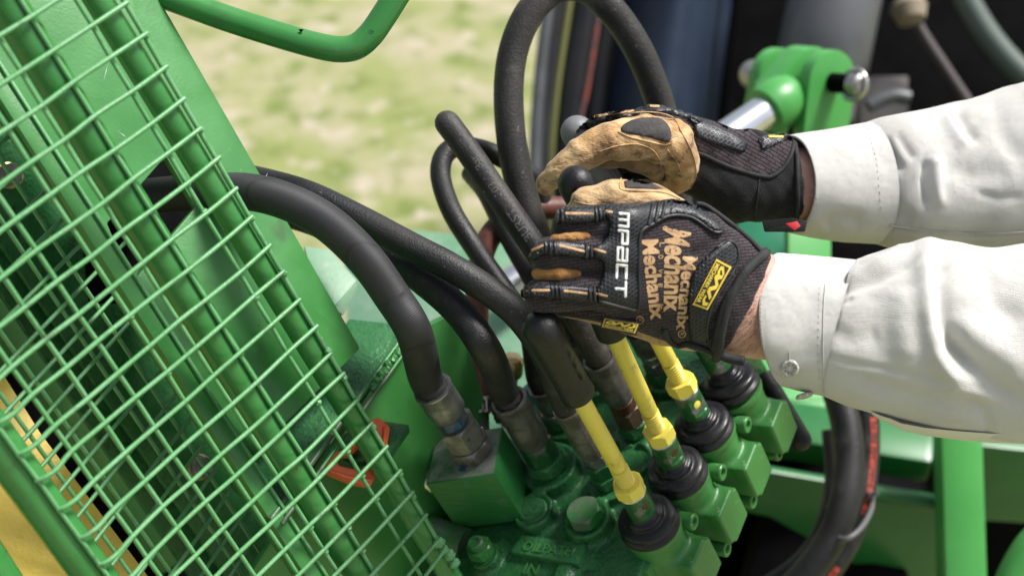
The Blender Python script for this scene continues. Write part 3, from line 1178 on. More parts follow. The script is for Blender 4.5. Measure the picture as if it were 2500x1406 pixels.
slab('name_plate', [VP(x, y, -.0075) for x, y in [(1244, 1346), (1272, 1304), (1431, 1324), (1410, 1376)]], UU, .010, GREEN_CAST, valve, bev=.0014)
tx = (on_plane(1431, 1323, VO - UU * .006, UU) - on_plane(1272, 1304, VO - UU * .006, UU)).normalized()
solid_text('raised_lettering', 'OILPATH', VP(1334, 1350, -.0075), tx, RR, .0112, .0012, GREEN_CAP, valve, .006, 0.0)
solid_text('raised_lettering', 'IN', VP(1292, 1402, TOPU), tx, RR, .0135, .0018, GREEN_CAP, valve, .006, 0.0)

# big plug bolt, stud nut
s, r, u, q = bosses[0]
hexnut('plug_bolt', VL(s, r, u - .001), UU, .0142, .0110, GREEN_WORN, valve, u=SS, phase=.25)
s, r, u, q = bosses[-1]
lathe('stud_washer', [(.0118, 0), (.0118, .002)], VL(s, r, u), UU, GREEN_CAST, valve, 24)
hexnut('stud_nut', VL(s, r, u + .002), UU, .0105, .0095, GREEN_CAP, valve, u=SS, phase=.1)
lathe('stud', [(.0065, 0), (.0065, .0165), (.0055, .0175), (.0035, .0175), (.0033, .0165)], VL(s, r, u), UU, GREEN_WORN, valve, 20)

# spool caps, screws
BP = [VP(1588, 1282), VP(1657, 1161), VP(1722, 1050), VP(1788, 947)]


def cap_fn(G):
    d = sd_cyl(G, (0, 0), -.050, -.002, .0215, .002)
    d = smin(d, sd_box(G, (.009, 0, -.044), (.0235, .0165, .0205), .0016), .006)
    d = smin(d, sd_box(G, (-.006, 0, -.045), (.010, .0225, .026), .003), .004)
    # milled notches at two corners of the end face
    for (rr_, uu_) in ((.0165, -.0235), (-.0165, -.0645)):
        a = np.sqrt((G[1] - rr_) ** 2 + (G[2] - uu_) ** 2) - .006
        d = np.maximum(d, -np.maximum(a, .010 - G[0]))
    return d


capV = None
for k, b in enumerate(BP):
    o = local_mesh('spool_cap', cap_fn, (-.03, -.03, -.08), (.04, .03, .004), .0012, GREEN_CAP, valve, it=1, org=b) if capV is None else None
    if o is None:
        o = bpy.data.objects.new('spool_cap', capV.data)
        COL.objects.link(o)
        o.parent = valve
        o.location = b - BP[0]
    else:
        capV = o
    lathe('cap_ring', [(.0225, -.006), (.0232, -.003), (.0225, 0), (.019, .0005)], b, UU, GREEN_CAP, valve, 36)


def socket_screw(p, ax, r, parent):
    prof = [(r, -.004), (r, r * 1.35), (r * .9, r * 1.5), (r * .58, r * 1.5), (r * .52, r * 1.3), (r * .5, r * .6)]
    lathe('cap_screw', prof, p, ax, GREEN_CAP, parent, 24, sharp=30)
    lathe('screw_socket', [(r * .49, r * .55), (r * .49, r * .75)], p, ax, BLACK, parent, 6)


for (x, y, k) in [(1685, 1272, 0), (1755, 1152, 1), (1816, 1036, 2), (1766, 1337, 1), (1830, 1220, 2), (1893, 1104, 3), (1690, 1440, 0)]:
    p = on_plane(x, y, BP[k] + SS * .022, SS)
    socket_screw(p - SS * .006, SS, .0066, valve)
    lathe('screw_boss', [(.0085, -.02), (.0085, 0), (.0075, .001)], p - SS * .011, SS, GREEN_CAP, valve, 20)
# end plate below the first cap
slab('end_plate', [VL(-.030, -.030, -.016), VL(.004, -.030, -.016), VL(.004, -.030, -.10), VL(-.030, -.030, -.10)], -RR, .012, GREEN_CAP, valve, bev=.002)

# ------------------------------------------------------------------ levers
TIPS = [P(1306, 772, .892), P(1405, 610, .925), P(1388, 414, .955), P(1388, 288, 1.065)]
LLAB = ['yellow control lever with bare black rubber grip, free of the gloved hands',
        'yellow control lever whose black grip is held in the glove with printed lettering',
        'yellow control lever with its black grip tip showing between the two thumbs',
        'control lever with grey worn grip end held by the bare-backed far glove']
LLAB[3] = 'control lever with a grey worn grip end sticking out past the far glove'


def lever(k):
    b, tip = BP[k], TIPS[k]
    d = (tip - b).normalized()
    L = (tip - b).length
    t = thing('control_lever', b, LLAB[k], 'lever', 'control levers on the valve')
    ax = (UU * .55 + d * .45).normalized()
    prof = [(.0195, -.003), (.0222, -.001), (.0234, .0010), (.0230, .0030), (.0206, .0045), (.0203, .0052), (.0212, .0062), (.0222, .0078), (.0220, .0095), (.0205, .0112),
            (.0170, .0122), (.0150, .0126), (.0143, .0134), (.0146, .0146), (.0145, .0158), (.0128, .0168), (.0116, .0172), (.0108, .0180), (.0106, .0192), (.0088, .0196)]
    lathe('rubber_boot', prof, b, ax, BOOT, t, 48, sharp=80)
    # socket with one flat and its cross hole
    side = (SS * .9 - RR * .35)
    side = (side - d * side.dot(d)).normalized()
    w = d.cross(side)
    rs = .0102
    V, F = [], []
    seg = 28
    for (h, sc, flat) in [(.010, 1, 0), (.0232, 1, 0), (.024, 1, 1), (.040, 1, 1), (.0408, 1, 0), (.0435, 1, 0), (.0442, .93, 0)]:
        for q in range(seg):
            a = 2 * math.pi * q / seg
            x, y = math.cos(a) * rs * sc, math.sin(a) * rs * sc
            if flat:
                x = min(x, rs * .80)
            V.append(b + d * h + side * x + w * y)
    m = 7
    for i in range(m - 1):
        for q in range(seg):
            q2 = (q + 1) % seg
            F.append((i * seg + q, i * seg + q2, (i + 1) * seg + q2, (i + 1) * seg + q))
    F.append(tuple((m - 1) * seg + q for q in range(seg)))
    mk('socket', V, F, STEEL_GREEN, t, sharp=30)
    hc = b + d * .0325 + side * (rs * .80)
    lathe('pin_hole', [(.0046, -.001), (.0046, .0003), (.0040, .0003), (.0037, -.0006)], hc, side, STEEL_GREEN, t, 24)
    lathe('pin', [(.0036, -.002), (.0036, -.0002), (.0028, .0001)], hc, side, STEEL_RUST if k != 2 else YELLOW_ROD, t, 20)
    lathe('weld_ring', [(.0100, 0), (.0107, .0006), (.0100, .0016)], b + d * .0435, d, ZINC, t, 28)
    hexnut('lock_nut', b + d * .045, d, .0117, .0112, YELLOW_ROD, t, u=side, phase=.4 + .35 * k)
    prof = []
    h = .0558
    while h < .0735:
        prof += [(.0054, h), (.0066, h + .0008), (.0067, h + .0012), (.0054, h + .0020)]
        h += .0023
    lathe('thread', prof, b + d * 0, d, YELLOW_ROD, t, 24, sharp=60)
    lathe('rod', [(.0056, .0745), (.0063, .0760), (.0063, .168)], b, d, YELLOW_ROD, t, 28)
    g0 = .159
    rg_ = [(.0060, g0 + .0006), (.0116, g0), (.0120, g0 + .0015), (.0117, g0 + .006), (.0115, g0 + .02), (.0117, L - .045), (.0124, L - .025), (.0126, L - .0126)]
    for a in (15, 30, 45, 60, 75, 88):
        rg_.append((.0126 * math.cos(R(a)), L - .0126 + .0126 * math.sin(R(a))))
    lathe('grip', rg_, b, d, GRIP_GREY if k == 3 else GRIP, t, 36, sharp=60)
    # moulded ridge along the grip
    gp = [b + d * (g0 + .02 + .0035 * i) + (CV(.55, .15, .8) - d * CV(.55, .15, .8).dot(d)).normalized() * (.0117 + .0006 * math.sin(i * 1.9)) for i in range(13)]
    tube('grip_ridge', gp, .0009, GRIP_GREY if k == 3 else GRIP, t, seg=8, n=2)
    return t


for k in range(4):
    lever(k)

# ------------------------------------------------------------------ manifold block on the left port
CT = VP(1208, 1158, .052)           # nearest top corner


def CB(a, b, c):
    return CT - E1 * a - E2 * b - UU * c


mani = thing('manifold_block', CB(.027, .023, .060), 'square green manifold block with a scratched bare top under a hose fitting', 'manifold block')
F8 = [CB(0, 0, .060), CB(.058, 0, .060), CB(.058, .046, .060), CB(0, .046, .060), CB(0, 0, 0), CB(.058, 0, 0), CB(.058, .046, 0), CB(0, .046, 0)]


def _block(nt, N, Lk, b):
    tc = N.new('ShaderNodeTexCoord')
    mp = N.new('ShaderNodeMapping')
    mp.inputs['Scale'].default_value = (14, 14, 240)
    mp.inputs['Rotation'].default_value = (0.55, 0.35, 0)
    Lk.new(tc.outputs['Object'], mp.inputs['Vector'])
    n1 = N.new('ShaderNodeTexNoise')
    n1.inputs['Scale'].default_value = 3
    n1.inputs['Detail'].default_value = 4
    Lk.new(mp.outputs[0], n1.inputs['Vector'])
    n2 = N.new('ShaderNodeTexNoise')
    n2.inputs['Scale'].default_value = 55
    n2.inputs['Detail'].default_value = 8
    n2.inputs['Roughness'].default_value = .7
    Lk.new(tc.outputs['Object'], n2.inputs['Vector'])
    r2 = N.new('ShaderNodeMapRange')
    r2.inputs['From Min'].default_value = .57
    r2.inputs['From Max'].default_value = .68
    Lk.new(n2.outputs['Fac'], r2.inputs['Value'])
    c = _mix(N, Lk, n1.outputs['Fac'], (.016, .13, .030), (.030, .20, .045))
    c = _mix(N, Lk, r2.outputs[0], c, (.10, .17, .10))
    Lk.new(c, b.inputs['Base Color'])
    bp = N.new('ShaderNodeBump')
    bp.inputs['Distance'].default_value = .0006
    Lk.new(n1.outputs['Fac'], bp.inputs['Height'])
    Lk.new(bp.outputs[0], b.inputs['Normal'])
    b.inputs['Roughness'].default_value = .4


BLOCKM = uvmat('sawn_green_block', _block)
hexa('block', F8, BLOCKM, mani, bev=.0009)
BARE = M('bare_scuffed_steel', (.24, .27, .22), .42, .35, (.05, .14, .06), 42, .46, .66, bump=.0005, bscale=330, col3=(.22, .22, .20), n3=90, lo3=.60, hi3=.70)
slab('bare_top', [CB(.0014, .0014, -.0003), CB(.0566, .0014, -.0003), CB(.0566, .0446, -.0003), CB(.0014, .0446, -.0003)], UU, .0008, BARE, mani, bev=0)
o = CB(.030, .0075, -.0007)
mk('blue_paint_chip', [o, o + E1 * .005 + E2 * .001, o + E1 * .0045 - E2 * .004, o + E1 * .001 - E2 * .0048, o - E1 * .002 - E2 * .002], [(0, 1, 2, 3, 4)], BLUE_PAINT, mani, smooth=False)
# stub pipe on the left face, adaptor to the valve on the right
lathe('pipe_stub', [(.010, 0), (.010, .004), (.0125, .005), (.0125, .010), (.0095, .011), (.0095, .06)], CB(.058, .024, .024), -E1, ZINC, mani, 28)
lathe('port_adaptor', [(.0120, 0), (.0120, .001), (.0105, .0018), (.0105, .003)], VL(bosses[3][0], bosses[3][1], bosses[3][2] - .002), UU, GREEN_CAST, mani, 32)

# ------------------------------------------------------------------ hoses


def ferrule(o, ax, r, L, mat, parent, neck=.9):
    V, F = [], []
    seg = 40
    u, w, ax = axes(ax)
    prof = [(r * .74, 0), (r * neck, .0012), (r, L * .12), (r, L * .5), (r, L - .003), (r * 1.05, L - .0015), (r * 1.03, L), (r * .86, L)]
    for i, (q, h) in enumerate(prof):
        for k in range(seg):
            a = 2 * math.pi * k / seg
            g = .955 if (k % 5 == 0 and 1 < i < 5) else 1.0
            V.append(o + ax * h + (u * math.cos(a) + w * math.sin(a)) * q * g)
    for i in range(len(prof) - 1):
        for k in range(seg):
            k2 = (k + 1) % seg
            F.append((i * seg + k, i * seg + k2, (i + 1) * seg + k2, (i + 1) * seg + k))
    F.append(tuple(range(seg - 1, -1, -1)))
    return mk('ferrule', V, F, mat, parent, sharp=40)


def fitting(o, ax, segs, parent):
    o = Vector(o)
    for i, sg in enumerate(segs):
        kd, r, L, mt = sg
        if kd == 'hex':
            hexnut('hex_fitting', o, ax, r, L, mt, parent, phase=.5 * i + r * 300)
        elif kd == 'cyl':
            lathe('collar', [(r * .92, 0), (r, L * .1), (r, L * .9), (r * .92, L)], o, ax, mt, parent, 28)
        else:
            ferrule(o, ax, r, L, mt, parent)
        o = o + ax * L
    return o


def hose(label, base, ax, segs, pts, r, mat, name='hydraulic_hose', group='hydraulic hoses', seg=28, **kw):
    """fitting standing on base, then the hose through pts (photograph position + depth) to its far end"""
    b0 = base if base is not None else P(*pts[0])
    t = thing(name, b0, label, 'hose', group)
    path = []
    if base is not None:
        e = fitting(base, ax, segs, t)
        path = [e - ax * .004, e + ax * .012]
    path += [P(*q) for q in pts]
    o = tube('hose_line', path, r, mat, t, seg=seg, n=10, **kw)
    return t, catmull(path, 10), o


HOSES = {}
HOSES['wrap'] = hose('thick black cloth bound hose curving from the plate slot to the manifold block', CB(.022, .026, 0) + UU * .0003, UU,
                     [('hex', .0175, .0120, STEEL_DARK), ('hex', .0160, .024, STEEL_DARK), ('hex', .0120, .010, BLUE_PAINT), ('fer', .0144, .031, STEEL)],
                     [(1010, 810, .972), (955, 720, .965), (890, 630, .955), (800, 545, .95), (700, 492, .955), (600, 468, .965), (500, 470, .985), (400, 475, 1.02), (250, 490, 1.11)], .0127, RUBBER_WRAP)
HOSES['mid'] = hose('smooth black hose running under the cloth bound hose to the port behind it', VP(1338, 1135, .001), UU,
                    [('hex', .0172, .0125, GREEN_CAST), ('hex', .0138, .0185, STEEL_GREEN), ('fer', .0136, .052, STEEL_DARK)],
                    [(1190, 860, 1.0), (1120, 760, 1.005), (1030, 680, 1.02), (930, 610, 1.045), (820, 560, 1.07), (700, 520, 1.09), (560, 500, 1.12)], .0112, RUBBER)
HOSES['top'] = hose('long black hose from behind the side plate passing behind the bare lever grip', VP(1486, 1172, -.003), UU,
                    [('hex', .0125, .011, GREEN_CAST), ('hex', .0108, .014, STEEL_GREEN), ('hex', .0090, .010, STEEL), ('fer', .0112, .056, STEEL_DARK)],
                    [(1330, 862, .995), (1270, 775, .99), (1200, 715, .99), (1100, 652, .995), (1000, 600, 1.005), (880, 536, 1.02), (760, 478, 1.035), (660, 447, 1.06), (560, 425, 1.10)], .0102, RUBBER)
HOSES['capped'] = hose('upright dusty black hose with a rounded free end and faint printed letters', VP(1552, 1048, -.002), UU,
                       [('hex', .0128, .012, GREEN_CAST), ('hex', .0122, .017, STEEL_RUST), ('cyl', .0105, .010, STEEL_RUST), ('fer', .0122, .048, STEEL_DARK)],
                       [(1402, 760, 1.05), (1350, 672, 1.055), (1285, 575, 1.06), (1215, 475, 1.065), (1150, 380, 1.07), (1105, 318, 1.075), (1092, 301, 1.077)], .0097, RUBBER_DUST, round_end=True)
HOSES['loop5'] = hose('thin black hose bent into a tight loop behind the upright capped hose', VP(1372, 1030, -.002), UU,
                      [('hex', .0115, .010, GREEN_CAST), ('cyl', .0122, .010, STEEL_DARK), ('fer', .0110, .026, STEEL_DARK)],
                      [(1290, 800, 1.09), (1235, 715, 1.10), (1165, 615, 1.11), (1105, 520, 1.115), (1077, 440, 1.12), (1080, 390, 1.125), (1105, 362, 1.13), (1150, 360, 1.14), (1205, 376, 1.15), (1270, 412, 1.16), (1310, 445, 1.17), (1330, 520, 1.18)], .0082, RUBBER)
HOSES['loop6'] = hose('dusty grey brown hose making the tallest loop and dropping behind the gloves', VP(1450, 930, -.002), UU,
                      [('hex', .0120, .012, GREEN_CAST), ('hex', .0110, .014, STEEL_RUST), ('fer', .0120, .028, STEEL_DARK)],
                      [(1385, 745, 1.10), (1335, 640, 1.115), (1290, 520, 1.12), (1258, 400, 1.12), (1243, 280, 1.12), (1245, 170, 1.12), (1268, 80, 1.12), (1310, 10, 1.12), (1370, -32, 1.125), (1440, -22, 1.13), (1505, 40, 1.14), (1560, 125, 1.15), (1600, 220, 1.16), (1628, 320, 1.17), (1650, 450, 1.18), (1665, 600, 1.19)], .0119, RUBBER_DUST)
HOSES['back8'] = hose('black hose standing in the shade behind the upright capped hose', VP(1618, 918, -.002), UU,
                      [('hex', .0125, .012, GREEN_CAST), ('hex', .0112, .012, STEEL_DARK), ('cyl', .0102, .008, STEEL), ('fer', .0118, .026, STEEL_DARK)],
                      [(1500, 790, 1.13), (1400, 760, 1.14), (1330, 720, 1.15), (1285, 650, 1.155), (1235, 560, 1.16), (1190, 470, 1.17), (1150, 420, 1.19)], .0090, RUBBER)
t, path, _ = hose('red brown rubber suction hose held by a slotted metal clamp', None, None, None,
                  [(1168, 1010, 1.15), (1163, 900, 1.15), (1163, 790, 1.155), (1168, 680, 1.16), (1185, 600, 1.165), (1225, 545, 1.17), (1290, 515, 1.175), (1350, 508, 1.18), (1440, 520, 1.185), (1520, 580, 1.19)], .0098, BROWN_HOSE)
# slotted clamp
ct = P(1168, 985, 1.15)
ca = (P(1166, 900, 1.15) - ct).normalized()
clamp = thing('hose_clamp', ct - ca * .006, 'slotted silver worm drive clamp round the red brown hose', 'hose clamp')
lathe('clamp_band', [(.0118, -.0065), (.0124, -.006), (.0124, .006), (.0118, .0065)], ct, ca, ZINC, clamp, 40)
u, w, _ = axes(ca)
for k in range(22):
    a = 2 * math.pi * k / 22
    nrm_ = u * math.cos(a) + w * math.sin(a)
    tg = ca.cross(nrm_)
    obox('band_slot', ct + nrm_ * .0124, (tg, ca, nrm_), (.0006, .0038, .00035), BLACK, clamp, bev=0)
wp = ct + CV(.9, -.3, .3).normalized() * .0155
lathe('worm_screw', [(.0042, -.009), (.0042, .006), (.0050, .006), (.0050, .010), (.0042, .011)], wp, CV(.45, -.75, .45), STEEL_DARK, clamp, 20)
# elbow under the clamp so that the hose ends on a pipe
tube('pipe_elbow', [ct - ca * .0, ct - ca * .02, ct - ca * .05, ct - ca * .08], .0086, STEEL_DARK, clamp, seg=20, n=3)

plug = thing('pressure_plug', P(1245, 905, 1.16), 'small brass capped test point beside the red brown hose', 'plug')
lathe('plug_cap', [(.009, 0), (.0098, .002), (.0098, .014), (.008, .017), (.004, .018)], P(1247, 915, 1.16), CV(.05, .85, .5), BRASS, plug, 28)
lathe('plug_stem', [(.006, -.05), (.006, .001)], P(1247, 915, 1.16), CV(.05, .85, .5), STEEL_DARK, plug, 20)

acc = thing('relief_cap', VP(1325, 985, -.004), 'round chipped teal cap with a rough block beside the rear ports', 'valve cap')
lathe('dome', [(.013, -.03), (.013, .006), (.0125, .012), (.010, .018), (.005, .0215), (.001, .022)], VP(1318, 985, -.004), UU, TEAL_PAINT, acc, 36)
obox('rough_block', VP(1327, 1012, -.004) + UU * .002, (SS, RR, UU), (.010, .010, .012), TEAL_PAINT, acc, bev=.003)

# printed letters on hoses


def tube_text(s, path, d0, side, r, size, mat, parent, name='printed_text', flip=1, lift=.0002, bold=0.0):
    """text running along a hose starting d0 metres from the path start, facing side"""
    V2, F = text_geo(s, bold)
    cum = [0]
    for a, b in zip(path[:-1], path[1:]):
        cum.append(cum[-1] + (b - a).length)
    V = []
    for x, y in V2:
        L = d0 + x * size * flip
        i = max(0, min(len(path) - 2, int(np.searchsorted(cum, L)) - 1))
        f = (L - cum[i]) / max(1e-9, cum[i + 1] - cum[i])
        c = path[i].lerp(path[i + 1], f)
        t_ = (path[i + 1] - path[i]).normalized()
        n_ = (side - t_ * side.dot(t_)).normalized()
        w_ = n_.cross(t_) * flip
        a = (y - .35) * size / r
        V.append(c + (n_ * math.cos(a) + w_ * math.sin(a)) * (r + lift))
    return mk(name, V, F, mat, parent, smooth=False)


t, path, _ = HOSES['capped']
tot = sum((b - a).length for a, b in zip(path[:-1], path[1:]))
tube_text('BURST', path, tot - .112, CV(-.25, .35, .9), .0097, .0095, PRINT_GREY, t, bold=.01)
tube_text('103', path, tot - .072, CV(-.25, .35, .9), .0097, .0085, PRINT_GREY, t)
tube_text('Bar', path, tot - .047, CV(-.25, .35, .9), .0097, .0085, PRINT_GREY, t)
tube_text('_____', path, tot - .030, CV(-.45, .3, .85), .0097, .0040, PRINT_GREY, t)

# ------------------------------------------------------------------ orange clip on the lug
oc = [(806, 1122), (838, 1098), (885, 1058), (908, 1030), (930, 1026), (948, 1044), (944, 1085), (926, 1138), (905, 1172), (862, 1166), (812, 1154), (797, 1140)]
clip = thing('plastic_handle', P(870, 1150, 1.03), 'bright orange triangular plastic handle on the green lug behind the mesh', 'handle')
oo = [(793, 1150), (797, 1115), (815, 1100), (842, 1098), (882, 1058), (904, 1024), (926, 1018), (953, 1042), (944, 1097), (906, 1186), (858, 1178)]
oi = [(818, 1142), (814, 1124), (824, 1114), (852, 1116), (893, 1076), (912, 1046), (922, 1043), (931, 1052), (924, 1090), (893, 1158), (862, 1152)]
oi = [(872 + (x - 872) * .84, 1098 + (y - 1098) * .84) for x, y in oi]
on = CV(.25, .35, .9).normalized()
oc_ = P(870, 1110, 1.026)
A_ = [on_plane(x, y, oc_, on) for x, y in oo]
B_ = [on_plane(x, y, oc_, on) for x, y in oi]
n_ = len(A_)
V = A_ + B_ + [q - on * .009 for q in A_ + B_]
F = []
for i in range(n_):
    j = (i + 1) % n_
    F += [(i, j, n_ + j, n_ + i), (2 * n_ + i, 3 * n_ + i, 3 * n_ + j, 2 * n_ + j), (i, 2 * n_ + i, 2 * n_ + j, j), (n_ + i, n_ + j, 3 * n_ + j, 3 * n_ + i)]
V, F = bevel_mesh(V, F, .0016, 3)
mk('handle_frame', V, F, ORANGE, clip, sharp=60)
tube('handle_rib', [on_plane(x, y, oc_, on) + on * .0006 for x, y in [(806, 1150), (850, 1165), (900, 1172)]], .0016, ORANGE, clip, seg=10, n=4, round_start=True, round_end=True)
tube('handle_rib', [on_plane(x, y, oc_, on) + on * .0006 for x, y in [(940, 1046), (934, 1092), (912, 1145)]], .0016, ORANGE, clip, seg=10, n=4, round_start=True, round_end=True)

# ------------------------------------------------------------------ hose bundle on the right
b1 = [(2015, 880, 1.37), (2045, 960, 1.36), (2066, 1040, 1.35), (2073, 1130, 1.34), (2060, 1230, 1.33), (2025, 1320, 1.33), (1950, 1420, 1.33), (1850, 1500, 1.34)]
b2 = [(2085, 880, 1.40), (2104, 960, 1.39), (2115, 1040, 1.385), (2113, 1130, 1.38), (2098, 1230, 1.37), (2062, 1330, 1.37), (1990, 1430, 1.37), (1890, 1520, 1.38)]
b3 = [(2030, 1050, 1.40), (2038, 1160, 1.39), (2022, 1260, 1.38), (1975, 1350, 1.38), (1890, 1420, 1.38), (1780, 1480, 1.39)]
hose('plain black hose in the tied bundle hanging below the sleeve', None, None, None, b1, .0145, RUBBER, seg=24, group='hoses tied together below the sleeve')
t2, path2, _ = hose('black hose with red printed letters in the tied bundle below the sleeve', None, None, None, b2, .0130, RUBBER, seg=24, group='hoses tied together below the sleeve')
hose('thin grey highlighted hose at the back of the tied bundle below the sleeve', None, None, None, b3, .0098, RUBBER, seg=24, group='hoses tied together below the sleeve')
mr = random.Random(5)


def hose_marks(path, d0, d1, side, r, mat, parent):
    """worn red characters, too rubbed to read: short strokes across and along the hose"""
    cum = [0]
    for a, b in zip(path[:-1], path[1:]):
        cum.append(cum[-1] + (b - a).length)
    V, F = [], []
    L = d0
    while L < d1:
        w = mr.uniform(.0022, .0055)
        for (y0, y1) in [(-.0032, .0032), (-.0032, -.0012), (.0010, .0032)][:mr.choice((1, 1, 2, 3))] if mr.random() > .3 else [(-.0032, -.0010), (.0008, .0032)]:
            base = len(V)
            for (xx, yy) in ((L, y0), (L + w, y0), (L + w, y1), (L, y1)):
                i = max(0, min(len(path) - 2, int(np.searchsorted(cum, xx)) - 1))
                c = path[i].lerp(path[i + 1], (xx - cum[i]) / (cum[i + 1] - cum[i]))
                t_ = (path[i + 1] - path[i]).normalized()
                n_ = (side - t_ * side.dot(t_)).normalized()
                w_ = t_.cross(n_)
                an_ = yy / r
                V.append(c + (n_ * math.cos(an_) + w_ * math.sin(an_)) * (r + .0004 + .00002 * (base % 16)))
            F.append((base, base + 1, base + 2, base + 3))
        L += w + mr.uniform(.0008, .0016)
    return mk('red_print', V, F, mat, parent, smooth=False)


hose_marks(path2, .058, .150, CV(.30, .1, .9), .0130, PRINT_RED, t2)
hose_marks(path2, .205, .260, CV(.40, .3, .85), .0130, PRINT_RED, t2)
tie = thing('cable_tie', P(2060, 1310, 1.35), 'grey cable tie looped round the hose bundle below the sleeve', 'cable tie')
tp = [(2024, 1235, 1.372), (2022, 1275, 1.35), (2038, 1305, 1.325), (2066, 1315, 1.31), (2100, 1290, 1.32), (2124, 1250, 1.345), (2128, 1215, 1.37), (2105, 1195, 1.40), (2060, 1200, 1.41)]
ring = [P(*q) for q in tp]
cl = catmull(ring + [ring[0], ring[1]], 6)[:-6]
V, F, uv = sweep(cl, .0028, 10, cap=False)
mk('strap', V, F, TIE, tie, uv=uv)
obox('tie_head', P(2128, 1207, 1.358), (CX, CY, CF), (.004, .003, .004), TIE, tie, bev=.0008)
tube('tie_tail', [P(2128, 1207, 1.355), P(2137, 1202, 1.35), P(2145, 1206, 1.345)], .0014, TIE, tie, seg=8, n=3)
bump = thing('rubber_stop', P(1940, 1060, 1.19), 'short black rubber stop poking out behind the last spool cap', 'rubber stop')
lathe('stop_body', [(.0085, -.05), (.009, 0), (.0092, .012), (.0085, .017), (.006, .0205), (.002, .022)], P(1935, 1040, 1.19), CV(.35, -.65, .2), GRIP, bump, 28)
# ------------------------------------------------------------------ frame of the trailer below the sleeves
draw = thing('drawbar_frame', P(2200, 1300, 1.6), 'blurred green steel frame with pipe and post below the shirt sleeve', 'machine frame')
hN = CV(0, .72, .69).normalized()
fN = CV(.0, -.62, .78).normalized()  # faces tilted downwards so the sun misses them: shade put into the shape
ld = (P(2290, 1160, 1.62) - P(1880, 1090, 1.66)).normalized()


def bar(pa, pb, w, h, name, mat, bev=.004, up=None):
    a, b = P(*pa), P(*pb)
    d = (b - a).normalized()
    n1 = (hN - d * hN.dot(d)).normalized()
    n2 = d.cross(n1)
    return obox(name, (a + b) / 2, (d, n1, n2), ((b - a).length / 2, h, w), mat, draw, bev=bev)


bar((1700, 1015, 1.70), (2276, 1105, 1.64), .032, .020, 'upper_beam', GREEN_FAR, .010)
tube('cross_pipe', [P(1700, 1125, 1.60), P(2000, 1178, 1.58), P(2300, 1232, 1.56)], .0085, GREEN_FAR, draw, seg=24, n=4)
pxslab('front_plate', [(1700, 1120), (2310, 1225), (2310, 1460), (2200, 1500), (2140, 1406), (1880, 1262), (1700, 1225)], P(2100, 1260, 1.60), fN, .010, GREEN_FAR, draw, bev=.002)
obox('post', P(2345, 1330, 1.52), (CX, (CY + CF * .1), (CF - CY * .1)), (.024, .16, .02), GREEN_BRIGHT, draw, bev=.012)
pxslab('underside_shade_sheet', [(1560, 980), (3200, 980), (3200, 1900), (1560, 1900)], P(2200, 1300, 1.85), fN, .01, BLACK, draw, bev=.002)  # added black sheet in place of the shade below the frame
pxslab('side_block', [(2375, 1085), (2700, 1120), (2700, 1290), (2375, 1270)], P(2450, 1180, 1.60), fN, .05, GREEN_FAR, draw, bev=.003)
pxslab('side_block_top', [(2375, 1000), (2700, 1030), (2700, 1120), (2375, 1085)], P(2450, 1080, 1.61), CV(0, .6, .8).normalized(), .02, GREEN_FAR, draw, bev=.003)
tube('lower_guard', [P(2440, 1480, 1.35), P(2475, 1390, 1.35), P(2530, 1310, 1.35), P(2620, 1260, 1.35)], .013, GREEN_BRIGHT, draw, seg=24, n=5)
pxslab('upright_plate', [(1800, 520), (1925, 520), (1925, 800), (1800, 800)], P(1880, 600, 1.50), CV(-.1, .2, .97).normalized(), .01, M('teal_green_paint', (.012, .16, .085), .4, 0, (.02, .20, .10), 9), draw, bev=.002)
pxslab('upright_plate', [(1925, 540), (2030, 545), (2030, 800), (1925, 800)], P(1980, 600, 1.47), CV(.3, .2, .93).normalized(), .01, GREEN_BRIGHT, draw, bev=.002)
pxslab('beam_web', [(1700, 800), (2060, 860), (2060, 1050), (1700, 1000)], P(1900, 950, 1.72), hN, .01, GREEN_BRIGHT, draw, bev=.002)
# wheel added as a dark filling for the black void underneath
wt = thing('added_dark_wheel', P(2050, 1500, 2.0), 'added black wheel filling the dark void under the green frame', 'wheel')
wc = P(2000, 1600, 1.95)
lathe('tyre', [(.16, -.10), (.30, -.10), (.335, -.085), (.35, -.05), (.355, 0), (.35, .05), (.335, .085), (.30, .10), (.16, .10)], wc, Vector((.9, -.35, 0)), BLACK, wt, 64)
lathe('rim', [(.05, .06), (.15, .06), (.165, .095), (.16, .05)], wc, Vector((.9, -.35, 0)), DARKGREY, wt, 48)

# ------------------------------------------------------------------ tractor behind
tr = thing('tractor', P(1900, 500, 2.3), 'dark navy tractor rear with fender, housing blackened for shade and grey cylinder, out of focus', 'tractor')


def strip(name, xs, d, wpx, mat, flat=1.0):
    pts = [P(x, y, d) for x, y in xs]
    r_ = wpx / 2 / KF * d
    return tube(name, pts, r_, mat, tr, seg=16, n=6)


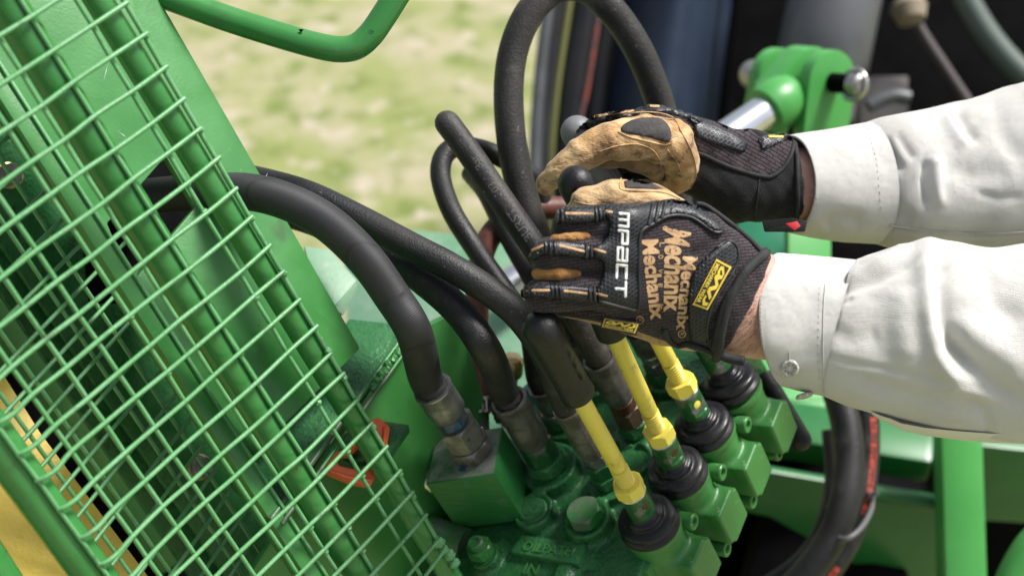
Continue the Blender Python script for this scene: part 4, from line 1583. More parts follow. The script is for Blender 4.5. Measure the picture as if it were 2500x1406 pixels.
V, F = [], []
rows = [(-160, 1560, 1800), (0, 1532, 1790), (120, 1508, 1775), (240, 1490, 1762), (360, 1478, 1752), (480, 1472, 1745), (640, 1470, 1740), (900, 1476, 1740)]
NC = 14
for (y, x0, x1) in rows:
    for k in range(NC + 1):
        f = k / NC
        dd = 2.05 - .10 * math.sin(math.pi * f) + .03 * f
        V.append(P(x0 + (x1 - x0) * f, y, dd))
for i in range(len(rows) - 1):
    for k in range(NC):
        a = i * (NC + 1) + k
        F.append((a, a + 1, a + NC + 2, a + NC + 1))
off = len(V)
V += [v + CF * .05 for v in V]
F += [tuple(i + off for i in f[::-1]) for f in F[:]]
for i in range(len(rows) - 1):
    for k in (0, NC):
        a = i * (NC + 1) + k
        b = a + NC + 1
        F.append((a, b, b + off, a + off) if k == 0 else (b, a, a + off, b + off))
for k in range(NC):
    for i in (0, len(rows) - 1):
        a = i * (NC + 1) + k
        F.append((a + 1, a, a + off, a + 1 + off) if i == 0 else (a, a + 1, a + 1 + off, a + off))
mk('fender', V, F, NAVY, tr)
strip('fender_edge', [(1362, -160), (1342, 0), (1326, 120), (1314, 240), (1306, 400), (1306, 700)], 2.02, 32, MIDGREY)
strip('door_seal', [(1388, -160), (1366, 0), (1350, 120), (1336, 240), (1326, 400), (1326, 700)], 2.04, 26, DARKGREY)
strip('reflective_strip', [(1412, -160), (1392, 0), (1374, 120), (1358, 240), (1346, 400), (1342, 700)], 2.05, 16, LIME)
strip('pillar', [(1456, -160), (1432, 0), (1412, 120), (1394, 240), (1382, 400), (1376, 700)], 2.06, 66, DARKGREY)
strip('red_strip', [(1490, -160), (1468, 0), (1450, 120), (1432, 230), (1416, 330), (1410, 700)], 2.02, 11, RED)
strip('inner_pillar', [(1516, -160), (1494, 0), (1476, 120), (1460, 240), (1450, 400), (1446, 700)], 2.06, 48, DARKGREY)
strip('fender_bead', [(1808, -160), (1797, 0), (1782, 120), (1768, 240), (1758, 400), (1750, 900)], 2.02, 20, BLACK)
pxslab('pillar_backing', [(1352, -160), (1322, 120), (1308, 400), (1308, 760), (1520, 760), (1520, -160)], P(1400, 200, 2.14), CV(0, .05, 1).normalized(), .05, BLACK, tr, bev=.002)  # dark slab added so no bright gaps show between the strips
pxslab('rear_housing', [(1500, -320), (3300, -320), (3300, 900), (1500, 900)], P(2000, 300, 2.45), CV(0, .05, 1).normalized(), .3, BLACK, tr, bev=.01)  # backdrop slab of the tractor body, deep shade put into its black
ax_ = (P(1985, 260, 1.93) - P(2070, -160, 1.97)).normalized()
lathe('cylinder_barrel', [(.058, -.02), (.063, -.01), (.063, .19), (.057, .2), (.057, .27), (.04, .28)], P(2070, -160, 1.97), ax_, MIDGREY, tr, 48)
strip('lift_arm', [(2150, -160), (2190, -60), (2240, 60), (2310, 170), (2390, 290)], 2.0, 26, M('dull_brown_steel', (.075, .06, .062), .6))
strip('cab_frame', [(2290, -160), (2360, 0), (2430, 110), (2520, 200), (2640, 270)], 2.2, 60, M('grey_green_frame', (.10, .13, .11), .5))
strip('cab_frame', [(2470, -160), (2560, 0), (2640, 110)], 2.2, 70, M('grey_blue_frame', (.075, .11, .13), .5))
lathe('hitch_knob', [(.02, 0), (.026, .01), (.02, .03), (.006, .036)], P(2215, 5, 2.0), CV(.1, -.9, .3), M('tan_knob', (.25, .20, .14), .6), tr, 24)
tube('lift_chain', [P(2120, 260, 1.95), P(2150, 245, 1.95), P(2185, 235, 1.95), P(2220, 240, 1.95)], .010, MIDGREY, tr, seg=12, n=4)
obox('hitch_bracket', P(2150, 250, 2.05), (CX, CY, CF), (.035, .035, .02), M('grey_bracket', (.16, .15, .145), .5, .4), tr, bev=.004)
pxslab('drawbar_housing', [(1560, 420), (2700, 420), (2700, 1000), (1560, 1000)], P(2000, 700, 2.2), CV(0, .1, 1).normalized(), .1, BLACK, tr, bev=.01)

# ------------------------------------------------------------------ top link with clevis, pin and clip
tl = thing('top_link', P(1900, 300, 1.50), 'bright green clevis and chrome rod of the tractor top link', 'top link')
ra, rb = P(1690, 395, 1.46), P(1892, 256, 1.50)
rd = (rb - ra).normalized()
lathe('chrome_rod', [(.0185, -.25), (.0185, (rb - ra).length)], ra, rd, CHROME, tl, 40)
lathe('collar', [(.019, -.016), (.0255, -.014), (.0275, -.006), (.0275, .006), (.0255, .016), (.021, .026)], rb, rd, GREEN_BRIGHT, tl, 40)
pinc = P(1960, 195, 1.535)
pa = (P(2110, 218, 1.46) - P(1830, 190, 1.60)).normalized()


def lug(name, c, ax, r, th, down, mat, tail=.09, tw=.75):
    """rounded eye plate: disc with a tail towards down"""
    ax = ax.normalized()
    d = (down - ax * down.dot(ax)).normalized()
    w = ax.cross(d)
    out = []
    for k in range(25):
        a = math.pi / 2 + math.pi * k / 24
        out.append(c + d * (math.cos(a) * r) + w * (math.sin(a) * r))
    out += [c + d * tail - w * r * tw, c + d * tail + w * r * tw]
    out = [p + ax * th / 2 for p in out]
    return slab(name, out, ax, th, mat, tl, bev=.004)


lug('rod_eye', pinc, pa, .036, .030, (rb - pinc), GREEN_BRIGHT, .055, .55)
lug('clevis_plate', pinc + pa * .036, pa, .034, .016, CV(.1, -1, .1), GREEN_BRIGHT, .15, .95)
lug('clevis_plate', pinc - pa * .042, pa, .032, .016, CV(-.1, -1, .1), GREEN_BRIGHT, .06, .9)
lathe('hitch_pin', [(.009, -.07), (.0105, -.065), (.0105, .080), (.009, .084)], pinc, pa, BLACK, tl, 28)
lathe('pin_head', [(.015, -.085), (.017, -.08), (.017, -.068), (.015, -.066)], pinc, pa, STEEL, tl, 28)
lathe('pin_end', [(.0100, .070), (.0125, .072), (.0125, .084), (.009, .087)], pinc, pa, STEEL, tl, 28)
rc_ = pinc + pa * .074
ring = [rc_ + (CV(.5, .3, .6).normalized() * math.cos(a) + CV(.2, -.95, .2).normalized() * math.sin(a)) * .015 for a in [2 * math.pi * k / 24 for k in range(26)]]
V, F, uv = sweep(ring, .0030, 10, cap=False)
mk('ring_clip', V, F, ZINC, tl, uv=uv)
# ------------------------------------------------------------------ person: two gloved hands and shirt sleeves
person = thing('person', P(3400, 1500, 1.05), 'person in cream shirt sleeves and black and tan work gloves working the levers', 'person')


def chain(pts):
    out = []
    for (x, y, d, r) in pts:
        c = PC(x, y, d)
        out.append((c[0], c[1], c[2], r / KF * d))
    return out


def union_chains(G, chains, k):
    d = None
    for c in chains:
        e = sd_chain(G, chain(c))
        d = e if d is None else smin(d, e, k)
    return d


def cut(G, x, y, d, nx, ny, nz=0.0):
    p = PC(x, y, d)
    n_ = np.array([nx, -ny, nz])
    n_ /= np.linalg.norm(n_)
    return (G[0] - p[0]) * n_[0] + (G[1] - p[1]) * n_[1] + (G[2] - p[2]) * n_[2]


def bounds(chains, pad=.006):
    q = np.array([p for c in chains for p in chain(c)])
    return (q[:, :3] - q[:, 3:4]).min(0) - pad, (q[:, :3] + q[:, 3:4]).max(0) + pad


ALLV = {}


def sdf_part(name, fn, lo, hi, h, mat, parent, it=3, rot=0.0):
    V, Q = surface_nets(fn, lo, hi, h)
    V = laplace(V, Q, it)
    uv = V[:, :2].copy()
    W = c2w(V)
    o = mk(name, W, Q.tolist(), mat, parent, uv=uv)
    ALLV[o.name] = (W, Q)
    return o


class Target:
    def __init__(self, objs):
        V, F = [], []
        for o in objs:
            W, Q = ALLV[o.name]
            off = len(V)
            V += [Vector(v) for v in W]
            F += [tuple(int(i) + off for i in q) for q in Q]
        self.bvh = BVHTree.FromPolygons(V, F)
        self.last = 1.0

    def hit(self, px, py):
        r = ray(px, py)
        lo, nr, i, d = self.bvh.ray_cast(CAMPOS, r)
        if lo is None:
            # just past the outline: nearest surface to that line of sight
            p = P(px, py, self.last)
            lo, nr, i, d = self.bvh.find_nearest(p)
            q = topx(lo)
            lo = P(px, py, q[2])
            nr = (nr - r * nr.dot(r)).normalized() if nr.length else -r
            return lo, (nr - r * .3).normalized(), r
        self.last = topx(lo)[2]
        if nr.dot(r) > 0:
            nr = -nr
        return lo, nr, r


def closed_smooth(poly, n=4):
    p = [Vector((x, y, 0)) for x, y in poly]
    q = [p[-1]] + p + [p[0], p[1]]
    out = []
    for i in range(1, len(q) - 2):
        for k in range(n):
            t = k / n
            p0, p1, p2, p3 = q[i - 1], q[i], q[i + 1], q[i + 2]
            v = 0.5 * ((2 * p1) + (p2 - p0) * t + (2 * p0 - 5 * p1 + 4 * p2 - p3) * t * t + (3 * p1 - p0 - 3 * p2 + p3) * t ** 3)
            out.append((v.x, v.y))
    return out


def seg_dist(pt, poly):
    P_ = np.asarray(pt)[:, None, :]
    A = np.asarray(poly)[None, :, :]
    B = np.roll(A, -1, axis=1)
    AB = B - A
    t = np.clip(((P_ - A) * AB).sum(-1) / np.maximum((AB ** 2).sum(-1), 1e-9), 0, 1)
    return np.sqrt((((A + t[..., None] * AB) - P_) ** 2).sum(-1)).min(1)


def decal(name, poly, tgt, h, mat, parent, bev=6.0, grid=7.0, h0=.0002, smooth_outline=0, uvrot=0.0, skirt=.002, **kw):
    """raised patch whose outline is poly (photograph positions), laid on the surface of tgt"""
    if smooth_outline:
        poly = closed_smooth(poly, smooth_outline)
    bm = bmesh.new()
    vs = [bm.verts.new((x, y, 0)) for x, y in poly]
    f = bm.faces.new(vs)
    f.normal_update()
    if f.normal.z < 0:
        bmesh.ops.reverse_faces(bm, faces=[f])
    bmesh.ops.triangulate(bm, faces=list(bm.faces))
    if bev > 0 and grid < 50:
        pass
    xs = [p[0] for p in poly]
    ys = [p[1] for p in poly]
    for axis, lo_, hi_ in ((0, min(xs), max(xs)), (1, min(ys), max(ys))):
        c = lo_ + grid * .5
        while c < hi_:
            no = (1, 0, 0) if axis == 0 else (0, 1, 0)
            co = (c, 0, 0) if axis == 0 else (0, c, 0)
            bmesh.ops.bisect_plane(bm, geom=list(bm.verts) + list(bm.edges) + list(bm.faces), plane_co=co, plane_no=no, dist=1e-4)
            c += grid
    bmesh.ops.remove_doubles(bm, verts=list(bm.verts), dist=.05)
    bm.verts.index_update()
    pts = np.array([v.co[:2] for v in bm.verts])
    F = [tuple(v.index for v in q.verts) for q in bm.faces]
    bd = [(e.verts[0].index, e.verts[1].index, e.link_faces[0]) for e in bm.edges if len(e.link_faces) == 1]
    ds = seg_dist(pts, poly)
    V, uv = [], []
    for p, dd in zip(pts, ds):
        lo_, nr, r_ = tgt.hit(p[0], p[1])
        k = 1.0 if bev <= 0 else min(1.0, dd / bev)
        hh_ = h0 + (h - h0) * math.sqrt(max(0.0, 1 - (1 - k) ** 2))
        V.append(lo_ + (nr * .65 - r_ * .35).normalized() * hh_)
        uv.append((p[0] / KF * .9, p[1] / KF * .9))
    nb = len(V)
    mp = {}
    for a, b, lf in bd:
        for i in (a, b):
            if i not in mp:
                mp[i] = len(V)
                lo_, nr, r_ = tgt.hit(*pts[i])
                V.append(lo_ + r_ * skirt)
                uv.append(uv[i])
        idx = [v.index for v in lf.verts]
        ia = idx.index(a)
        if idx[(ia + 1) % len(idx)] == b:
            F.append((b, a, mp[a], mp[b]))
        else:
            F.append((a, b, mp[b], mp[a]))
    bm.free()
    # photograph y runs downwards: flip the winding so that faces look outwards
    F = [q[::-1] for q in F]
    return mk(name, V, F, mat, parent, uv=uv, sharp=60, **kw)


def stroke_poly(pts, w, n=5):
    """outline of a round ended stroke through two points"""
    (x0, y0), (x1, y1) = pts
    a = math.atan2(y1 - y0, x1 - x0)
    out = []
    for k in range(n + 1):
        t = a + math.pi / 2 + math.pi * k / n
        out.append((x0 + math.cos(t) * w, y0 + math.sin(t) * w))
    for k in range(n + 1):
        t = a - math.pi / 2 + math.pi * k / n
        out.append((x1 + math.cos(t) * w, y1 + math.sin(t) * w))
    return out


def stroke(name, pts, w, tgt, h, mat, parent, **kw):
    return decal(name, stroke_poly(pts, w), tgt, h, mat, parent, bev=kw.pop('bev', w * .8), grid=max(5.0, w), **kw)


def piping(name, pts, rpx, tgt, mat, parent, lift=.4, n=6, seg=10, taper=False):
    q = catmull([Vector((x, y, 0)) for x, y in pts], n)
    W = []
    rr_ = None
    for v in q:
        lo_, nr, r_ = tgt.hit(v.x, v.y)
        rm = rpx / KF * topx(lo_)[2]
        W.append(lo_ + (nr * .5 - r_ * .5).normalized() * (rm * lift))
        rr_ = rm
    for _ in range(2):
        W = [W[0]] + [(W[i - 1] + W[i] * 2 + W[i + 1]) / 4 for i in range(1, len(W) - 1)] + [W[-1]]
    rad = rr_
    if taper:
        m = len(W)
        rad = [rr_ * (.35 + .65 * math.sin(math.pi * min(1, max(0, i / (m - 1))))) for i in range(m)]
    V, F, uv = sweep(W, rad, seg, True)
    return mk(name, V, F, mat, parent, uv=uv)


def surf_text(name, s, quad, tgt, mat, parent, h=.00025, bold=0.0, sub=9.0):
    """flat print: text box mapped to quad (start bottom, end bottom, end top, start top) in photograph positions"""
    V2, F = text_geo(s, bold)
    w = V2[:, 0].max() - V2[:, 0].min()
    x0 = V2[:, 0].min()
    bm = bmesh.new()
    vs = [bm.verts.new((v[0], v[1], 0)) for v in V2]
    for f in F:
        try:
            bm.faces.new([vs[i] for i in f])
        except ValueError:
            pass
    Lp = math.hypot(quad[1][0] - quad[0][0], quad[1][1] - quad[0][1])
    stp_ = w * sub / max(Lp, 1)
    c = x0 + stp_
    while c < x0 + w:
        bmesh.ops.bisect_plane(bm, geom=list(bm.verts) + list(bm.edges) + list(bm.faces), plane_co=(c, 0, 0), plane_no=(1, 0, 0), dist=1e-5)
        c += stp_
    bm.verts.index_update()
    V = []
    for v in bm.verts:
        f = (v.co.x - x0) / w
        g = v.co.y / .72
        ax_ = quad[0][0] + (quad[1][0] - quad[0][0]) * f
        ay_ = quad[0][1] + (quad[1][1] - quad[0][1]) * f
        bx_ = quad[3][0] + (quad[2][0] - quad[3][0]) * f
        by_ = quad[3][1] + (quad[2][1] - quad[3][1]) * f
        lo_, nr, r_ = tgt.hit(ax_ + (bx_ - ax_) * g, ay_ + (by_ - ay_) * g)
        V.append(lo_ + (nr * .5 - r_ * .5).normalized() * h)
    F = [tuple(v.index for v in f.verts) for f in bm.faces]
    bm.free()
    return mk(name, V, F, mat, parent, smooth=False)


# ================================================================== near glove (left hand, back of the hand to the viewer)
gl1 = thing('x', P(1600, 700, .93), '', '')
del gl1['label'], gl1['category']
gl1.name = 'glove'
gl1.parent = person
gl1.location = P(1600, 700, .93) - BASE[person.name]
BASE[gl1.name] = P(1600, 700, .93)
gl1['label'] = 'work glove with white moulded lettering across its knuckle guard'

palm = [[(1815, 672, .938, 82), (1705, 592, .926, 80), (1600, 556, .918, 66), (1525, 548, .905, 47)],
        [(1800, 730, .936, 90), (1650, 655, .920, 72), (1510, 620, .905, 47)],
        [(1790, 775, .938, 88), (1640, 735, .925, 68), (1495, 703, .905, 46)],
        [(1785, 795, .942, 78), (1640, 782, .936, 52), (1500, 745, .918, 42)]]
fing = [[(1525, 548, .905, 48), (1394, 548, .900, 45), (1384, 566, .940, 40), (1440, 585, .962, 36)],
        [(1510, 622, .905, 48), (1342, 622, .892, 45), (1338, 640, .938, 41), (1400, 655, .965, 36)],
        [(1495, 705, .905, 48), (1324, 720, .895, 45), (1324, 735, .940, 41), (1390, 740, .965, 36)],
        [(1500, 748, .918, 43), (1350, 736, .925, 33), (1350, 742, .955, 30), (1400, 745, .970, 28)]]
grooves = [[(1688, 622, .905, 5), (1735, 596, .902, 6), (1768, 576, .908, 5)],
           [(1655, 640, .893, 3), (1650, 720, .895, 4), (1640, 800, .905, 4)],
           [(1610, 590, .888, 2.5), (1612, 690, .892, 3), (1606, 790, .905, 3)]]


def glove1(G):
    d = union_chains(G, palm, .014)
    f = None
    for c in fing:
        e = sd_chain(G, chain(c))
        f = e if f is None else smin(f, e, .0016)
    d = smin(d, f, .006)
    d = np.maximum(d, cut(G, 1828, 735, .93, .893, .45))
    x, y = G[0], G[1]
    d = d + .0006 * np.sin(x * 520 + 3 * np.sin(y * 130)) * np.sin(y * 190 + 40 * x) * np.clip((x - .085) * 30, 0, 1)
    for c in grooves:
        e = sd_chain(G, chain(c))
        d = -smin(-d, e + .0003, .006)
    return d


lo, hi = bounds(palm + fing)
glove_b = sdf_part('glove_back', glove1, lo, hi, .0016, KNIT, gl1, it=4)

thumb = [[(1690, 580, .938, 64), (1600, 508, .931, 57), (1500, 486, .926, 50), (1432, 500, .929, 43), (1408, 520, .936, 32)]]
heel = [[(1352, 748, .945, 20), (1480, 766, .945, 31), (1600, 800, .948, 40), (1700, 815, .950, 44)]]
four1 = [[(1352, 584, .8885, 11), (1390, 580, .8885, 13), (1432, 577, .893, 12)]]
four2 = [[(1312, 669, .890, 15), (1360, 667, .8885, 18), (1406, 665, .894, 15)], [(1330, 670, .91, 20), (1450, 665, .91, 20)]]


def tan1(G):
    d = smin(sd_chain(G, chain(thumb[0])), sd_chain(G, chain(heel[0])), .004)
    x, y = G[0], G[1]
    return d + .0008 * np.sin(x * 330 + 2.5 * np.sin(y * 210)) * np.sin(y * 260 + 60 * x)


lo, hi = bounds(thumb + heel)
glove_t = sdf_part('leather_palm', tan1, lo, hi, .0016, LEATHER, gl1, it=3)
for nm, ch in (('finger_gusset', four1), ('finger_gusset', four2)):
    lo, hi = bounds(ch)
    sdf_part(nm, lambda G, ch=ch: union_chains(G, ch, .003) + .0003 * np.sin(G[0] * 900) * np.sin(G[1] * 800), lo, hi, .0011, LEATHER_ORANGE, gl1, it=3)
T1 = Target([glove_b])
T1a = Target([glove_b, glove_t])

plate = [(1473, 503), (1499, 500), (1520, 506), (1544, 507), (1572, 500), (1600, 493), (1639, 489), (1677, 493), (1701, 507), (1737, 534), (1769, 558), (1768, 567), (1758, 572), (1743, 570), (1707, 546), (1683, 533), (1654, 529), (1630, 532),
         (1612, 541), (1591, 553), (1574, 563), (1567, 579), (1565, 620), (1565, 659), (1567, 743), (1564, 755), (1553, 763), (1530, 758), (1495, 747), (1457, 738), (1455, 701), (1465, 692), (1472, 665), (1470, 641), (1460, 631), (1448, 631), (1448, 599), (1468, 594), (1482, 574), (1488, 547), (1485, 536), (1475, 532)]
kg = decal('knuckle_guard', plate, T1, .0034, TPR, gl1, bev=9, grid=6)
kg['label'] = 'black pitted rubber knuckle guard with white moulded letters'
ALLV[kg.name] = (np.array([Vector(v.co) + BASE[kg.name] for v in kg.data.vertices]), [tuple(p.vertices) for p in kg.data.polygons])


def decal_target(objs):
    V, F = [], []
    for o in objs:
        off = len(V)
        b = BASE[o.name]
        V += [Vector(v.co) + b for v in o.data.vertices]
        F += [tuple(i + off for i in p.vertices) for p in o.data.polygons]
    t = Target.__new__(Target)
    t.bvh = BVHTree.FromPolygons(V, F)
    t.last = .9
    return t


strips = {'index': [(1358, 530), (1362, 514), (1372, 510), (1420, 507), (1474, 504), (1477, 533), (1440, 545), (1376, 546), (1362, 544)],
          'middle': [(1296, 630), (1299, 614), (1312, 601), (1332, 592), (1365, 587), (1431, 597), (1450, 601), (1449, 631), (1430, 632), (1360, 623), (1330, 622), (1302, 638)],
          'ring': [(1275, 722), (1277, 708), (1290, 698), (1340, 694), (1400, 697), (1457, 702), (1458, 737), (1440, 738), (1350, 729), (1300, 724), (1279, 730)]}
fg = []
for k in strips:
    fg.append(decal('finger_guard', strips[k], T1, .0036, TPR, gl1, bev=8, grid=6))
TK = decal_target([kg] + fg + [glove_b])
for (p, q, w) in [((1455, 507), (1458, 543), 3.4), ((1464, 506), (1467, 541), 3.4), ((1473, 505), (1475, 536), 3.4), ((1363, 515), (1364, 543), 3.2), ((1373, 512), (1375, 544), 3.2),
                  ((1334, 593), (1334, 620), 3.6), ((1344, 590), (1345, 622), 3.6), ((1355, 589), (1357, 623), 3.6), ((1431, 598), (1432, 631), 3.6), ((1443, 600), (1444, 632), 3.6),
                  ((1283, 701), (1282, 722), 2.8), ((1292, 698), (1292, 724), 2.8), ((1347, 695), (1350, 727), 3.6), ((1357, 695), (1360, 728), 3.6), ((1367, 696), (1370, 729), 3.6), ((1439, 701), (1442, 736), 3.6), ((1450, 702), (1453, 737), 3.6),
                  ((1594, 497), (1584, 549), 4.6), ((1609, 495), (1600, 543), 4.6), ((1625, 493), (1615, 536), 4.6)]:
    stroke('guard_ridge', (p, q), w, TK, .0016, TPR_PLAIN, gl1)
for (p, q) in [((1382, 521), (1446, 522)), ((1479, 516), (1493, 518)), ((1299, 612), (1325, 600)), ((1366, 599), (1426, 614)), ((1452, 609), (1477, 616)), ((1280, 710), (1286, 710)), ((1300, 709), (1341, 709)), ((1378, 710), (1432, 717)), ((1457, 717), (1481, 723))]:
    stroke('tan_inlay', (p, q), 3.0, TK, .0005, TAN_PRINT, gl1)
# smooth rim along the inner edge of the guard
piping('guard_rim', [(1764, 566), (1743, 566), (1707, 541), (1683, 529), (1654, 525), (1630, 528), (1610, 537), (1590, 549), (1572, 559), (1562, 579), (1560, 659), (1561, 742), (1552, 757), (1530, 753), (1462, 735)], 4.2, TK, TPR_PLAIN, gl1, lift=.2)
decal('guard_wing', [(1640, 498), (1674, 499), (1698, 513), (1732, 538), (1758, 558), (1746, 562), (1708, 535), (1684, 523), (1654, 519), (1634, 521)], TK, .0007, TPR_GREY, gl1, bev=4, grid=6)

GLYPH = {'M': [[(0, 0), (0, 1)], [(0, 1), (1, 1)], [(1, 1), (1, 0)], [(.5, 1), (.5, 0)]],
         'P': [[(0, 0), (0, 1)], [(0, 1), (1, 1)], [(1, 1), (1, .42)], [(1, .42), (.25, .42)]],
         'A': [[(.05, 1), (1, 1)], [(1, 1), (1, 0)], [(1, 0), (0, 0)], [(0, 0), (0, .52)], [(0, .52), (1, .52)]],
         'C': [[(1, 1), (0, 1)], [(0, 1), (0, 0)], [(0, 0), (1, 0)]],
         'T': [[(-.05, 1), (1.05, 1)], [(.5, 1), (.5, 0)]]}
y0 = 521
for i, ch in enumerate('MPACT'):
    f0, f1 = i / 5, (i + .74) / 5
    def mp_(x, y, f0=f0, f1=f1):
        f = f0 + (f1 - f0) * x
        bl_ = (1513 - 11 * f, 521 + 210 * f)
        tp_ = (1534 - 8 * f, 523 + 210 * f)
        return (bl_[0] + (tp_[0] - bl_[0]) * y, bl_[1] + (tp_[1] - bl_[1]) * y)
    for n_, (a, b) in enumerate(GLYPH[ch]):
        o = stroke('moulded_letter', (mp_(*a), mp_(*b)), 3.5, TK, .0007 + .00006 * n_, WHITE_PRINT, gl1)

# printed lettering on the knit
surf_text('printed_word', 'Mechanix', [(1567, 586), (1590, 782), (1625, 778), (1607, 584)], T1, TAN_PRINT, gl1, bold=.035)
surf_text('printed_word', 'Mechanix', [(1626, 556), (1622, 762), (1664, 760), (1688, 568)], T1, TAN_PRINT, gl1, bold=.035)
surf_text('printed_word', 'Mechanix', [(1668, 626), (1652, 806), (1680, 806), (1704, 628)], T1, TAN_PRINT, gl1, bold=.03)
for ch, x, y in [('G', 1619, 552), ('L', 1611, 592), ('O', 1608, 622), ('V', 1607, 657), ('E', 1606, 692), ('S', 1605, 745)]:
    surf_text('printed_letter', ch, [(x, y), (x - 1, y + 10), (x + 11, y + 10), (x + 12, y)], T1, TAN_PRINT, gl1, bold=.02)
for (x, y) in [(1562, 781), (1665, 815)]:
    ring = [(x + 9 * math.cos(a), y + 9 * math.sin(a)) for a in [2 * math.pi * k / 14 for k in range(15)]]
    piping('registered_ring', ring, 1.3, T1, TAN_PRINT, gl1, lift=.2, n=2, seg=6)
    surf_text('printed_letter', 'R', [(x - 4, y - 4), (x - 4, y + 4), (x + 5, y + 4), (x + 5, y - 4)], T1, TAN_PRINT, gl1)

# wrist strap with its yellow patch
strap = [(1776, 583), (1797, 593), (1807, 613), (1806, 637), (1791, 671), (1772, 700), (1755, 726), (1738, 758), (1730, 797), (1733, 830), (1719, 836), (1686, 832), (1679, 779), (1680, 719), (1689, 674), (1702, 648), (1719, 629), (1749, 602)]
st = decal('wrist_strap', strap, T1, .0034, TPR, gl1, bev=8, grid=7)
TS = decal_target([st, glove_b])
piping('strap_rim', [(1749, 606), (1776, 588), (1795, 597), (1803, 614), (1801, 637), (1787, 669), (1767, 699), (1750, 725), (1734, 758), (1726, 797), (1728, 828)], 3.0, TS, TPR_PLAIN, gl1, lift=.3)


def badge(tgt, quad, parent):
    """yellow framed black patch: quad = start bottom, end bottom, end top, start top of its writing"""
    def mp_(x, y):
        a = (quad[0][0] + (quad[1][0] - quad[0][0]) * x, quad[0][1] + (quad[1][1] - quad[0][1]) * x)
        b = (quad[3][0] + (quad[2][0] - quad[3][0]) * x, quad[3][1] + (quad[2][1] - quad[3][1]) * x)
        return (a[0] + (b[0] - a[0]) * y, a[1] + (b[1] - a[1]) * y)
    q = [mp_(x, y) for x, y in ((0, 0), (1, 0), (1, 1), (0, 1))]
    yb = decal('yellow_badge', q, tgt, .0011, YELLOW_PRINT, parent, bev=0, grid=10)
    tb = decal_target([yb])
    tb.last = topx(tgt.hit(*mp_(.5, .5))[0])[2]
    q = [mp_(x, y) for x, y in ((.035, .08), (.965, .08), (.965, .92), (.035, .92))]
    bb = decal('badge_field', q, tb, .00025, PATCH_BLACK, parent, bev=0, grid=10, skirt=.0001)
    tc_ = decal_target([bb])
    tc_.last = tb.last
    surf_text('badge_word', 'MECHANIX WEAR', [mp_(.07, .13), mp_(.93, .13), mp_(.93, .36), mp_(.07, .36)], tc_, YELLOW_PRINT, parent, bold=.03, h=.0003)
    shapes = [[(.08, .45), (.2, .42), (.3, .55), (.24, .62), (.17, .53), (.14, .6), (.25, .82), (.2, .86), (.06, .62)],
              [(.27, .42), (.34, .42), (.48, .70), (.56, .42), (.66, .42), (.80, .80), (.73, .84), (.62, .60), (.54, .86), (.44, .86), (.36, .66), (.30, .86), (.23, .84)],
              [(.72, .44), (.84, .42), (.95, .58), (.93, .84), (.86, .86), (.87, .64), (.82, .54), (.76, .56)]]
    for s_ in shapes:
        decal('badge_emblem', [mp_(x, y) for x, y in s_], tc_, .0003, YELLOW_PRINT, parent, bev=0, grid=12, skirt=.0001)


badge(TS, [(1748, 632), (1691, 743), (1727, 756), (1785, 652)], gl1)
lo_ = T1a.hit(1540, 800)[0]
dl = topx(lo_)[2] - .012
pl = [P(1455, 765, dl + .001), P(1575, 765, dl - .001), P(1575, 830, dl + .001), P(1455, 830, dl + .003)]
T1l = Target.__new__(Target)
T1l.bvh = BVHTree.FromPolygons(pl, [(0, 1, 2, 3)])
T1l.last = dl
decal('side_label', [(1474, 772), (1563, 787), (1554, 819), (1464, 800)], T1l, .0006, PATCH_BLACK, gl1, bev=0, grid=8, skirt=.004)
badge(T1l, [(1469, 797), (1550, 813), (1559, 791), (1477, 777)], gl1)
# bindings
piping('edge_binding', [(1700, 500), (1719, 503), (1743, 518), (1788, 552), (1822, 580), (1846, 603), (1858, 616)], 7, T1, ELASTIC_BAND, gl1)
piping('wrist_binding', [(1868, 618), (1850, 632), (1822, 658), (1802, 690), (1780, 730), (1766, 775), (1758, 820), (1752, 852), (1748, 872)], 12, T1, ELASTIC_BAND, gl1, lift=.6)
piping('wrist_binding', [(1838, 640), (1812, 668), (1792, 700), (1770, 738), (1757, 778), (1750, 815), (1742, 850)], 9, T1, ELASTIC_BAND, gl1, lift=.7)
piping('edge_binding', [(1622, 803), (1632, 827), (1656, 842), (1682, 838), (1720, 850), (1745, 862)], 8, T1a, ELASTIC_BAND, gl1)
piping('cuff_tail', [(1752, 840), (1756, 862), (1785, 875), (1815, 880)], 13, T1a, ELASTIC_BAND, gl1, lift=.2)
# thumb pad and leather seams
decal('thumb_pad', [(1523, 443), (1540, 438), (1558, 439), (1595, 449), (1617, 461), (1600, 463), (1567, 461), (1526, 459)], Target([glove_t]), .0011, PAD, gl1, bev=4, grid=6)
TT = Target([glove_t])
piping('leather_seam', [(1517, 436), (1513, 452), (1520, 464), (1570, 467), (1620, 470), (1660, 486)], 1.8, TT, LEATHER, gl1, lift=.6, seg=8)
piping('leather_seam', [(1402, 492), (1440, 500), (1480, 498)], 1.6, TT, LEATHER, gl1, lift=.6, seg=8)
for k in range(16):
    t_ = k / 15
    x = 1350 + 130 * t_
    piping('seam_stitch', [(x, 757 + 12 * t_), (x + 4, 758 + 12 * t_)], .9, T1a, LEATHER_ORANGE, gl1, n=2, seg=5)
for c, (x0_, x1_, y_) in enumerate([(1385, 1440, 550), (1370, 1430, 626), (1360, 1430, 742)]):
    piping('finger_seam', [(x0_, y_), ((x0_ + x1_) / 2, y_ + 3), (x1_, y_ + 2)], 1.6, T1, TPR_PLAIN, gl1, lift=.5, seg=6)

